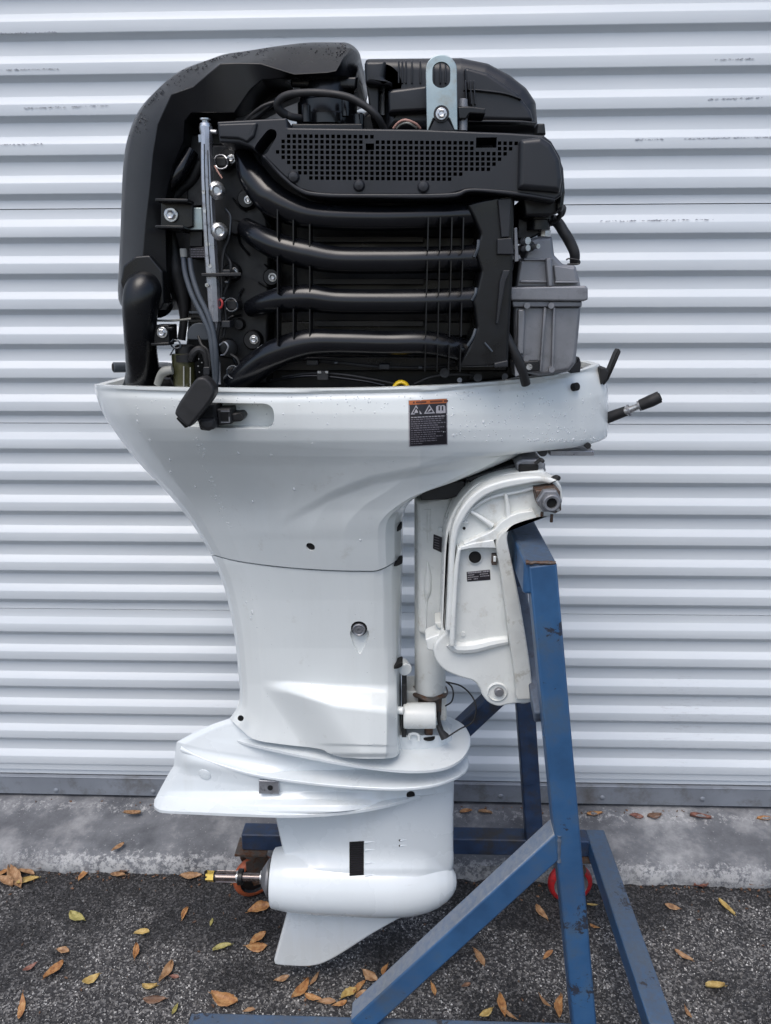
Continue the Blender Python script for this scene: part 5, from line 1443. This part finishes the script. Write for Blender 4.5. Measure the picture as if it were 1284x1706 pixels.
# left support brackets seen against the door
pillow('bracket_plate', rc([(268, 336, 2), (306, 337, 2), (322, 341, 3), (322, 378, 3), (300, 386, 3), (268, 382, 2)]), 1.108, 1.15, MAT['black'], motor, R=.002)
for y0, x1 in ((335, 318), (379, 311)):
    m = MB(); m.beam(at(264, y0, 1.10), at(x1, y0 + 1, 1.10), .004, .03); m.build('bracket_flange', MAT['black'], motor, bevel=.001)
bolt('bolt', 285, 358, 1.106, 7.5, washer=1.55)
pillow('bracket_tab', rc([(304, 352, 2), (310, 346, 2), (336, 346, 1), (338, 383, 1), (314, 383, 2), (304, 364, 3)]), 1.114, 1.125, MAT['zinc'], motor, R=.001)
pillow('relay', rc([(316, 384, 2), (338, 384, 2), (338, 412, 2), (316, 412, 2)]), 1.125, 1.17, MAT['dark'], motor, R=.002)
dk = pillow('data_label', rc([(315, 413, 1), (342, 411, 1), (343, 430, 1), (316, 430, 1)]), 1.118, 1.16, MAT['label_black'], motor, R=.001)
m = MB()
for k in range(4):
    x = 318
    while x < 338:
        w = random.uniform(1.5, 5); a = at(x, 415.5 + k * 4.0, 1.1176); s_ = mpp(x, 420, 1.118)
        m.box(a + Vector((w * s_ / 2, 0, 0)), (w * s_, .0003, 1.3 * s_)); x += w + 1
m.build('label_print', MAT['label_dim'], dk)
hose('vent_hose', [(318, 252, 1.16), (300, 285, 1.15), (282, 308, 1.15), (262, 322, 1.16)], [13, 13, 11, 9], MAT['black_gloss'], motor, n=14)
hose('vent_hose', [(334, 270, 1.17), (318, 300, 1.17), (300, 316, 1.17), (288, 332, 1.17)], [10, 9, 8, 8], MAT['rubber'], motor, n=12)
pillow('side_post', rc([(310, 226, 3), (340, 222, 3), (340, 345, 3), (313, 345, 2), (311, 320, 2), (318, 300, 2)]), 1.17, 1.24, MAT['dark'], motor, R=.003)
hose('shift_rod', [(283, 380, 1.16), (290, 410, 1.16), (294, 450, 1.16), (303, 490, 1.16), (306, 530, 1.16), (302, 566, 1.16)], [7, 8, 17, 12, 7, 7], MAT['rubber'], motor, n=12)
pillow('pump_body', rc([(316, 430, 3), (346, 430, 3), (350, 540, 3), (318, 545, 3)]), 1.15, 1.22, MAT['dark'], motor, R=.003)
for y in (520, 527, 534):
    m = MB(); m.beam(at(318, y, 1.15), at(345, y, 1.15), .0030, .02); m.build('pump_fin', MAT['greyhose'] if y == 520 else MAT['black'], motor)
m = MB(); m.tube([at(x, y, 1.14) for x, y in ((248, 533), (262, 534), (290, 534), (318, 531))], .0016, 8); m.build('link_rod', MAT['creamplastic'], motor)
pillow('bracket_plate', rc([(256, 541, 2), (282, 541, 2), (283, 572, 2), (256, 572, 2)]), 1.112, 1.15, MAT['black'], motor, R=.002)
m = MB(); m.beam(at(256, 573, 1.105), at(286, 572, 1.105), .004, .025); m.build('bracket_flange', MAT['black'], motor, bevel=.001)
m = MB(); m.beam(at(278, 547, 1.11), at(289, 547, 1.11), .004, .01); m.build('bracket_peg', MAT['black'], motor, bevel=.001)
bolt('bolt', 270, 554, 1.110, 6, washer=1.5)
pillow('round_cover', cat([(312, 566), (312, 552), (320, 541), (333, 537), (345, 541), (350, 552), (351, 567)], 4) , 1.14, 1.16, MAT['greyhose'], motor, R=.002)
fb = cyl('filter_bowl', 309, 655, 1.13, 18, .0, MAT['amber'], motor, ax=(0, 0, 1), prof=[(0, .0165), (.058, .0165)], n=28)
cyl('filter_cap', 309, 602, 1.13, 18, .0, MAT['dark'], fb, ax=(0, 0, 1), prof=[(0, .018), (.010, .018), (.012, .014), (.022, .014), (.024, .010)], n=28)
m = MB(); m.beam(at(306, 610, 1.112), at(306, 650, 1.112), .0016, .002); m.beam(at(317, 612, 1.113), at(317, 650, 1.113), .0012, .002); m.build('bowl_rib', MAT['creamplastic'], fb)
m = MB(); m.tube([at(x, y, 1.115) for x, y in ((289, 565), (284, 572), (290, 580), (300, 578), (298, 569), (290, 566))], .0012, 6); m.tube([at(x, y, 1.115) for x, y in ((290, 580), (283, 592))], .0009, 6); m.build('spring_clip', MAT['greyhose'], motor)
hose('wire_loom', [(318, 600, 1.115), (322, 588, 1.11), (332, 582, 1.11), (342, 590, 1.112), (346, 612, 1.115), (346, 650, 1.12)], [5, 6, 6, 6, 6, 6], MAT['rubber'], motor, n=10)
m = MB()
for (x, y) in ((331, 598), (330, 610), (332, 620), (336, 604)):
    m.lathe(at(x, y, 1.106), (0, -1, 0), [(0, .0012), (.001, .0006)], 8)
m.build('wire_glints', MAT['steel'], motor)
cyl('solenoid', 378, 580, 1.125, 15, .0, MAT['dark'], motor, ax=(.6, -1, 0), prof=[(-.01, .0145), (.006, .0145), (.010, .012), (.012, .007)], n=28)
hose('solenoid_clip', [(366, 575, 1.108), (374, 570, 1.105), (380, 578, 1.104), (374, 590, 1.106), (368, 592, 1.108)], 1.5, MAT['rail'], motor, n=8)
m = MB(); m.beam(at(365, 600, 1.108), at(366, 640, 1.108), .003, .004); m.build('solenoid_bracket', MAT['rail'], motor)
for (x, y, r, YY) in ((385, 265, 5, 1.138), (413, 333, 4.6, 1.138), (389, 453, 5, 1.138), (454, 462, 5, 1.138), (423, 566, 5.2, 1.138)):
    bolt('bolt', x, y, YY, r)
# lower front of the block
for i_, (pts_, r_, mt_) in enumerate((
    ([(372, 420, 1.13), (384, 440, 1.125), (380, 470, 1.122), (372, 495, 1.12), (376, 530, 1.12), (372, 560, 1.12)], 3.2, 'rubber'),
    ([(330, 560, 1.12), (336, 575, 1.112), (346, 585, 1.11), (350, 610, 1.11), (342, 640, 1.115)], 2.4, 'rubber'),
    ([(392, 640, 1.12), (400, 622, 1.112), (396, 600, 1.11), (384, 590, 1.112)], 2.2, 'rubber'),
    ([(455, 612, 1.13), (500, 602, 1.125), (560, 604, 1.12), (640, 612, 1.12), (720, 612, 1.125), (770, 606, 1.13)], 3.0, 'rubber'),
    ([(690, 640, 1.12), (720, 628, 1.115), (760, 624, 1.115), (800, 626, 1.12)], 2.6, 'rubber'),
    ([(466, 168, 1.12), (440, 176, 1.12), (420, 190, 1.125), (404, 206, 1.13)], 3.0, 'rubber'),
    ([(600, 214, 1.12), (604, 196, 1.12), (616, 186, 1.13)], 3.0, 'rubber'),
    ([(868, 372, 1.14), (858, 392, 1.125), (856, 420, 1.12), (852, 450, 1.12)], 3.0, 'rubber'),
    ([(924, 345, 1.12), (934, 352, 1.115), (930, 366, 1.12), (918, 372, 1.13)], 3.0, 'rubber'))):
    hose('wire_loom', pts_, r_, MAT[mt_], motor, n=8)
for (x, y, w_, h_) in ((377, 455, 14, 12), (376, 540, 15, 12), (520, 604, 20, 9), (640, 611, 18, 9), (858, 402, 9, 13), (344, 618, 11, 14)):
    pillow('wire_connector', rc([(x - w_ / 2, y - h_ / 2, 2), (x + w_ / 2, y - h_ / 2, 2), (x + w_ / 2, y + h_ / 2, 2), (x - w_ / 2, y + h_ / 2, 2)]), 1.108, 1.13, MAT['black_cover'], motor, R=.0015)
for (x, y) in ((372, 497), (378, 470), (560, 604), (700, 612), (341, 470 + 120)):
    m = MB(); m.box(at(x, y, 1.112), (.0050, .008, .0028)); m.build('cable_tie', MAT['greyhose'], motor, bevel=.0005)
hose('throttle_cable', [(470, 628, 1.12), (520, 622, 1.11), (570, 624, 1.105), (620, 632, 1.105), (660, 640, 1.11)], 2.2, MAT['rubber'], motor, n=8)
hose('throttle_cable', [(450, 634, 1.12), (520, 626, 1.105), (600, 634, 1.10), (640, 642, 1.10)], 2.0, MAT['black_gloss'], motor, n=8)
m = MB(); m.box(at(538, 625, 1.10), (.016, .012, .013)); o = m.build('cable_clip', MAT['rubber'], motor, bevel=.001)
m = MB(); m.box(at(532, 620, 1.093), (.005, .002, .0035)); m.box(at(544, 620, 1.093), (.004, .002, .003)); m.build('clip_glint', MAT['steel'], o)
m = MB(); c = at(668, 651, 1.105); pts = [c + Vector((.0105 * cos(a), -.002, .0125 * sin(a))) for a in [pi * k / 10 for k in range(-2, 13)]]
m.tube(pts, .0033, 12, sub=2, flat=2.0); m.build('dipstick_loop', MAT['yellow'], motor)
for (x, y, r) in ((740, 622, 8), (795, 630, 7), (840, 628, 5), (765, 634, 4)):
    cyl('drain_bolt', x, y, 1.12, r, .008, MAT['dark'] if r > 4.5 else MAT['alu'], motor, ax=(0, -1, .2))
pillow('front_tray', rc([(780, 612, 3), (905, 606, 3), (930, 606, 3), (930, 622, 3), (780, 636, 3)]), 1.19, 1.3, MAT['dark'], motor, R=.003)

# vapour separator casting on the right
vu = pillow('separator_housing', rc([(876, 404, 3), (884, 398, 2), (893, 395, 2), (919, 394, 4), (923, 425, 6), (937, 440, 8), (958, 442, 5), (964, 462, 3), (967, 480, 2), (858, 480, 2), (864, 434, 3), (872, 430, 3)]), 1.118, 1.23, MAT['alu'], motor, R=.006, seg=4)
pillow('separator_flange', rc([(848, 478, 3), (975, 476, 3), (979, 480, 2), (979, 499, 3), (972, 502, 2), (850, 501, 3)]), 1.105, 1.24, MAT['alu'], vu, R=.003)
pillow('flange_lip', rc([(852, 501, 2), (969, 502, 2), (969, 511, 2), (854, 512, 2)]), 1.112, 1.235, MAT['alu'], vu, R=.002)
pillow('separator_tank', rc([(854, 509, 2), (967, 509, 2), (963, 560, 3), (958, 605, 4), (948, 618, 5), (900, 626, 4), (866, 620, 4), (856, 600, 3)]), 1.120, 1.23, MAT['alu'], vu, R=.007, seg=4)
for x in (907, 922):
    m = MB(); m.beam(at(x, 512, 1.118), at(x - 8 if x < 910 else x - 3, 618, 1.118), .0035, .012); m.build('tank_rib', MAT['alu'], vu, bevel=.001)
m = MB(); m.beam(at(868, 515, 1.118), at(866, 590, 1.118), .010, .012); m.build('tank_rib', MAT['alu'], vu, bevel=.002)
m = MB(); m.beam(at(912, 430, 1.115), at(915, 478, 1.115), .0075, .02); m.build('housing_rib', MAT['alu'], vu, bevel=.002)
pillow('housing_pad', rc([(921, 441, 3), (957, 446, 3), (962, 470, 3), (924, 470, 3)]), 1.112, 1.13, MAT['alu'], vu, R=.003)
for (x, y) in ((877, 509), (917, 509), (918, 615), (876, 597)):
    cyl('cast_boss', x, y, 1.112, 5, .006, MAT['alu'], vu)
m = MB(); m.beam(at(866, 469, 1.115), at(910, 469, 1.115), .003, .008); m.beam(at(924, 470, 1.112), at(963, 470, 1.112), .003, .008); m.beam(at(872, 432, 1.116), at(920, 432, 1.116), .003, .006); m.build('cast_line', MAT['alu'], vu, bevel=.0008)
cyl('hose_union', 906, 394, 1.15, 8, .0, MAT['steel'], motor, ax=(0, 0, 1), prof=[(0, .0095), (.008, .0095), (.008, .0078), (.016, .0078)], n=10)
hose('vapour_hose', [(905, 372, 1.15), (925, 368, 1.145), (940, 388, 1.14), (950, 405, 1.14), (957, 422, 1.14), (957, 438, 1.145)], [8, 9, 9, 9, 8.5, 8], MAT['rubber'], motor, n=16)
m = MB(); m.tube([at(x, y, 1.13) for x, y in ((943, 433), (948, 431), (964, 434), (963, 440), (945, 440))], .0012, 6); m.build('hose_clip', MAT['rubber'], motor)
cyl('ignition_boss', 897, 368, 1.13, 20, .0, MAT['black'], motor, ax=(0, 0, 1), prof=[(-.012, .016), (0, .016), (.001, .021), (.012, .021), (.014, .018), (.03, .018)], n=28)
pillow('connector_block', rc([(862, 362, 3), (890, 372, 3), (900, 388, 3), (892, 394, 2), (876, 402, 3), (860, 398, 3)]), 1.13, 1.2, MAT['dark'], motor, R=.003)
pillow('stay_plate', rc([(856, 380, 2), (861, 378, 2), (864, 435, 2), (857, 437, 2)]), 1.085, 1.12, MAT['alu'], motor, R=.001)
for (x, y, r) in ((871, 402, 6), (871, 414, 5), (888, 411, 4)):
    cyl('stay_bolt', x, y, 1.105, r, .012, MAT['steel'], motor, ax=(.5, -1, 0), n=10)
cyl('stay_grommet', 877, 411, 1.112, 8, .010, MAT['rubber'], motor, ax=(.6, -1, 0))
cyl('grommet', 850, 413, 1.09, 6, .01, MAT['dark'], motor)
pillow('stay_arm', rc([(846, 425, 2), (866, 425, 2), (868, 432, 2), (848, 434, 2)]), 1.09, 1.14, MAT['alu'], motor, R=.001)
hose('oil_hose', [(838, 548, 1.10), (846, 566, 1.095), (858, 590, 1.095), (868, 612, 1.10), (876, 640, 1.11)], [7, 8, 8, 8, 8], MAT['rubber'], motor, n=16)
pillow('front_bracket', rc([(856, 604, 2), (862, 600, 2), (866, 625, 2), (858, 628, 2)]), 1.10, 1.15, MAT['rail'], motor, R=.001)
pillow('valve_block', rc([(872, 602, 2), (898, 600, 2), (898, 618, 2), (872, 620, 2)]), 1.105, 1.14, MAT['dark'], motor, R=.002)
cyl('valve_screw', 881, 611, 1.105, 5, .004, MAT['steel'], motor)
pillow('cowl_catch', rc([(948, 612, 1), (960, 604, 4), (964, 592, 3), (968, 606, 3), (966, 620, 1), (950, 622, 1)]), 1.16, 1.18, MAT['black_cover'], motor, R=.002)
hose('coil_clip', [(930, 352, 1.13), (938, 346, 1.12), (936, 356, 1.12), (930, 362, 1.13)], [5, 5, 5, 4], MAT['rubber'], motor, n=8)

# ---- rain drops
sp = []; rnd = random.Random(21)
for _ in range(170):
    x = rnd.uniform(720, 1005); y = rnd.uniform(650, 735); sp.append((x, y, rnd.uniform(.0005, .0011) * (1.6 if rnd.random() < .08 else 1), 1.0))
for _ in range(110): sp.append((rnd.uniform(200, 720), lerp_tab([(156, 650), (450, 658), (720, 653)], 400) + rnd.expovariate(.05) + 2, rnd.uniform(.0005, .0010), 1.1))
for _ in range(70):
    t = rnd.random(); sp.append((328 + 52 * t + rnd.gauss(0, 4), 730 + 150 * t, rnd.uniform(.0004, .0009), 1.2))
for x, y in ((397, 755), (283, 766), (284, 786), (325, 811), (452, 758), (421, 836), (229, 702), (250, 733), (490, 815), (600, 900)): sp.append((x, y, .0016, 1.6))
for _ in range(60): sp.append((rnd.uniform(880, 1000), 735 + rnd.uniform(-4, 1), rnd.uniform(.0006, .0012), 1))
drops('water_drops', CT, sp, cowl, MAT['water'])
sp = [(420, 1020, .0018, 2.2), (418, 1030, .0016, 2), (410, 1003, .0012, 1.4), (428, 1045, .001, 1)]
for _ in range(60): sp.append((rnd.uniform(400, 660), rnd.uniform(960, 1250), rnd.uniform(.0003, .0007), 1))
drops('water_drops', LT, sp, leg, MAT['water'])
sp = []
for _ in range(240):
    t = rnd.random(); k = t * 10 + 3; i = int(k); a = ST[i][0]; b = ST[min(i + 1, len(ST) - 1)][0]; f = k - i
    x = a[0] * (1 - f) + b[0] * f; y = a[1] * (1 - f) + b[1] * f
    u = abs(rnd.gauss(0, .25)) + .03; fx, fy = ST[i][1]
    sp.append((x + (fx - x) * u, y + (fy - y) * u, rnd.uniform(.0006, .0015), 1))
drops('water_drops', DT, sp, du, MAT['water_dark'])

# ------------------------------------------------------------------ fallen leaves
GZN = lambda x, y: (.004 * noise.noise(Vector((x * 3, y * 3, 0))) - .001)
LEAVES = [
 (220, 1357, 34, 4, 'tan', 'c', 'tan leaf lying on the concrete apron near its left end'),
 (197, 1412, 28, 32, 'tan', 'c', 'thin tan leaf on the concrete lip below the larger apron leaf'),
 (12, 1448, 42, 30, 'orange', 'g', 'curled orange leaf on top of the pile at the left edge'),
 (24, 1462, 40, -60, 'tan', 'g', 'tan leaf standing on edge in the left pile'),
 (40, 1452, 38, -15, 'tan', 'g', 'tan leaf at the back of the left pile by the kerb'),
 (46, 1468, 44, 12, 'yellow', 'g', 'yellowish leaf at the front of the left pile'),
 (8, 1470, 34, -30, 'tan', 'g', 'tan leaf cut by the left picture edge under the pile'),
 (66, 1446, 22, 10, 'brown', 'g', 'small brown leaf right of the left pile'),
 (142, 1455, 38, 40, 'orange', 'g', 'orange leaf tilted against the kerb right of the pile'),
 (160, 1448, 16, -60, 'brown', 'g', 'tiny brown scrap touching the orange kerb leaf'),
 (196, 1459, 28, -8, 'tan', 'g', 'flat tan leaf by the kerb left of the propeller shaft'),
 (210, 1451, 22, 15, 'brown', 'g', 'small brown leaf behind the flat tan kerb leaf'),
 (318, 1461, 42, 4, 'tan', 'g', 'long tan leaf right behind the brass shaft nut'),
 (432, 1513, 44, 6, 'orange', 'g', 'orange leaf under the dirty orange caster wheel'),
 (129, 1528, 34, -35, 'green', 'g', 'olive leaf alone on asphalt left of the propeller shaft'),
 (307, 1522, 24, 65, 'orange', 'g', 'small orange leaf below the propeller shaft'),
 (352, 1536, 16, 70, 'green', 'g', 'tiny green leaf near the skeg, left of it'),
 (237, 1555, 28, -4, 'yellow', 'g', 'narrow yellow leaf left of the skeg'),
 (370, 1578, 40, 6, 'green', 'g', 'yellow green leaf left of the skeg'),
 (427, 1577, 40, -4, 'orange', 'g', 'orange leaf beside the skeg trailing edge'),
 (430, 1564, 34, 28, 'orange', 'g', 'orange leaf lying behind the one beside the skeg'),
 (105, 1583, 24, -15, 'tan', 'g', 'small curled tan leaf in the left foreground'),
 (226, 1587, 24, 80, 'orange', 'g', 'short orange leaf pointing at the camera'),
 (50, 1611, 32, 22, 'red', 'g', 'dark reddish leaf in the left foreground'),
 (90, 1617, 48, 35, 'orange', 'g', 'long bright orange leaf in the left foreground'),
 (152, 1632, 38, 18, 'yellow', 'g', 'yellow tan leaf right of the long bright orange one'),
 (277, 1620, 46, 55, 'tan', 'g', 'long tan leaf leaning up right with a red leaf under it'),
 (290, 1627, 20, -10, 'red', 'g', 'small red leaf under the long tan leaf'),
 (249, 1646, 28, -4, 'yellow', 'g', 'small yellow leaf just above a wide brown one'),
 (257, 1664, 44, -3, 'brown', 'g', 'wide brown leaf below the small yellow one'),
 (37, 1678, 38, 78, 'orange', 'g', 'orange leaf upright in the bottom left corner'),
 (373, 1667, 54, -20, 'orange', 'g', 'largest broad orange leaf in the left foreground'),
 (291, 1682, 20, 60, 'green', 'g', 'thin greenish leaf above the front rail end'),
 (415, 1684, 22, 8, 'tan', 'g', 'small tan leaf right of the largest broad leaf'),
 (470, 1631, 30, 8, 'tan', 'g', 'short tan leaf under the skeg tip'),
 (500, 1648, 42, 48, 'orange', 'g', 'orange leaf rising to the right under the skeg'),
 (524, 1630, 28, 55, 'tan', 'g', 'tan leaf at the upper end of the rising orange leaf'),
 (521, 1662, 36, -22, 'orange', 'g', 'first orange leaf of the heap left of the front brace'),
 (545, 1670, 34, -5, 'tan', 'g', 'tan leaf low in the heap left of the front brace'),
 (566, 1672, 30, 20, 'orange', 'g', 'orange leaf at the foot of the heap by the brace'),
 (580, 1658, 36, 30, 'yellow', 'g', 'yellow leaf in the middle of the heap by the brace'),
 (598, 1645, 32, 50, 'orange', 'g', 'orange leaf on the upper side of the heap by the brace'),
 (606, 1658, 30, 10, 'tan', 'g', 'tan leaf of the heap touching the front brace'),
 (616, 1625, 30, -35, 'tan', 'g', 'tan leaf above the heap, near the brace'),
 (641, 1616, 26, 65, 'orange', 'g', 'orange leaf standing against the brace, topmost of the heap'),
 (722, 1648, 34, -75, 'orange', 'g', 'slim orange leaf between brace and front post'),
 (776, 1641, 16, 20, 'brown', 'g', 'tiny brown leaf between brace and front post'),
 (798, 1595, 36, -60, 'tan', 'g', 'tan leaf right of the brace midway up'),
 (836, 1674, 48, -78, 'orange', 'g', 'big orange leaf standing left of the front post'),
 (848, 1692, 34, -40, 'tan', 'g', 'tan leaf behind the big orange one by the post'),
 (810, 1686, 24, 25, 'yellow', 'g', 'small yellow leaf left of the big orange one'),
 (907, 1670, 30, -50, 'tan', 'g', 'narrow tan leaf touching the post foot'),
 (930, 1680, 42, 85, 'orange', 'g', 'broad orange leaf just left of the post foot'),
 (902, 1520, 38, -50, 'tan', 'g', 'tan leaf below the red caster, left of the post'),
 (986, 1507, 20, -8, 'yellow', 'g', 'yellow leaf between the post and the right rail'),
 (990, 1543, 20, -35, 'orange', 'g', 'small orange leaf between post and right rail'),
 (912, 1590, 22, 38, 'orange', 'g', 'small curled orange leaf left of the post'),
 (1120, 1511, 32, -22, 'tan', 'g', 'thin tan leaf right of the stand near the kerb'),
 (1209, 1511, 44, -50, 'yellow', 'g', 'large yellow leaf at the right side near the kerb'),
 (1138, 1593, 40, -32, 'tan', 'g', 'tan leaf at right beside the oil stain'),
 (1192, 1644, 34, -3, 'yellow', 'g', 'flat yellow leaf at the lower right'),
 (1146, 1686, 34, -70, 'tan', 'g', 'tan leaf in the bottom right corner'),
 (776, 1353, 20, 4, 'orange', 'c', 'orange leaf at the door foot just right of the gearcase'),
 (808, 1354, 26, -3, 'tan', 'c', 'tan leaf at the door foot left of the rear post'),
 (990, 1358, 30, 5, 'orange', 'c', 'orange leaf at the door foot right of the front post'),
 (1060, 1361, 24, -5, 'red', 'c', 'dull red leaf at the door foot right of the stand'),
 (1090, 1361, 28, 8, 'brown', 'c', 'brown leaf at the door foot beside the dull red one'),
 (1166, 1363, 44, -4, 'red', 'c', 'wide rusty leaf at the door foot on the right'),
 (1272, 1365, 24, 4, 'orange', 'c', 'orange leaf at the door foot by the right edge'),
 (1168, 1473, 24, 6, 'red', 'g', 'pinkish red leaf against the kerb on the right'),
 (1262, 1472, 34, -3, 'brown', 'g', 'brown leaf against the kerb at the right edge'),
]
def leaf(i, px, py, L, ang, col, where, label):
    if where == 'c': p = at(px, py, lerp_tab([(1345, 1.785), (1412, 1.64)], py)); z = lerp_tab([(1.60, .046), (1.66, .052), (1.74, .059), (1.80, .072)], p.y) + .002; p = atz(px, py, z)
    else: p = atz(px, py, .004); 
    if where == 'g': p.z = GZN(p.x, p.y) + .0035
    L *= random.Random(i * 7 + 1).uniform(.80, 1.0)
    s = mpp(px, py, p.y); d = p - ORG
    # direction in the ground plane that shows at the wanted angle
    q = atz(px + 10 * cos(radians(ang)), py - 10 * sin(radians(ang)), p.z) - p; k = q.length / 10
    a = atan2(q.y, q.x); Lm = L * k * .5
    rnd = random.Random(i * 13 + 5)
    wid = Lm * rnd.uniform(.36, .56)
    if abs(sin(radians(ang))) > .6: wid = Lm * rnd.uniform(.26, .36)
    wid = min(wid, .019); curl = rnd.uniform(.1, 1.0) * wid; bend = rnd.uniform(-.15, .42) * Lm; sway = rnd.uniform(-.35, .35) * Lm; asym = rnd.uniform(.75, 1.25)
    n = 12; vs = []; fs = []
    for j in range(n + 1):
        u = -1 + 2 * j / n
        w = wid * max(0.02, (1 - abs(u) ** 1.8)) ** .8 * (1 - .22 * u)
        zc = bend * (u * u) * .6 + .001
        for v in (-1, -.5, 0, .5, 1):
            z = zc + curl * (abs(v) ** 1.5) * .8 + .0006 * noise.noise(Vector((u * 5 + i, v * 3, i)))
            if v == 0: z -= .0006
            vs.append((u * Lm, v * w * (asym if v > 0 else 2 - asym) * (1 + .22 * noise.noise(Vector((u * 5, v * .7, i * 3)))) + sway * (u * u - .5) * .5, z))
    for j in range(n):
        for k_ in range(4):
            b = j * 5 + k_; fs.append((b, b + 5, b + 6, b + 1))
    # stem
    b0 = len(vs)
    for x_, z_ in ((Lm * .95, .001), (Lm * 1.22, .003)):
        for yy, zz in ((-.0006, 0), (.0006, 0), (0, .0008)): vs.append((x_, yy, z_ + zz + bend * .55))
    for k_ in range(3): fs.append((b0 + k_, b0 + (k_ + 1) % 3, b0 + 3 + (k_ + 1) % 3, b0 + 3 + k_))
    me = bpy.data.meshes.new('fallen_leaf'); me.from_pydata(vs, [], fs); me.materials.append(LEAFM[col]); me.shade_smooth()
    o = bpy.data.objects.new('fallen_leaf', me); _link(o, p, None)
    o.rotation_euler = (rnd.uniform(-.25, .25), rnd.uniform(-.12, .12), a + (pi if rnd.random() < .5 else 0))
    m = o.modifiers.new('t', 'SOLIDIFY'); m.thickness = .0005
    o['label'] = label; o['category'] = 'leaf'; o['group'] = 'dry leaves fallen on the ground'
for i, l in enumerate(LEAVES): leaf(i, *l)

def crumbs():
    rnd = random.Random(77); mb = MB()
    for k in range(420):
        if k < 260: x = rnd.uniform(-1.1, 1.15); y = 1.587 - rnd.expovariate(60); z = .003
        elif k < 330: x = rnd.uniform(-1.2, 1.25); y = 1.786 - rnd.expovariate(90); z = .0690
        else: x = rnd.uniform(-1.0, 1.0); y = rnd.uniform(1.0, 1.55); z = .003
        if z < .01: z = GZN(x, y) + .0035
        r = rnd.uniform(.001, .0045); a = rnd.uniform(0, 6.28); t = rnd.uniform(.2, .7)
        c, s_ = cos(a), sin(a)
        P = [(-r, -r * t), (r * .6, -r * t * .8), (r, r * .2), (.1 * r, r * t)]
        mb.add([(x + u * c - v * s_, y + u * s_ + v * c, z + rnd.uniform(0, r * .7)) for u, v in P] + [(x + u * c - v * s_, y + u * s_ + v * c, z - .001) for u, v in P], [(0, 1, 2, 3), (7, 6, 5, 4), (0, 4, 5, 1), (1, 5, 6, 2), (2, 6, 7, 3), (3, 7, 4, 0)])
    o = mb.build('leaf_litter', LEAFM['brown'], None, kind='stuff', sharp=20)
    o['label'] = 'brown leaf crumbs and grit gathered along the kerb'; o['category'] = 'litter'
crumbs()
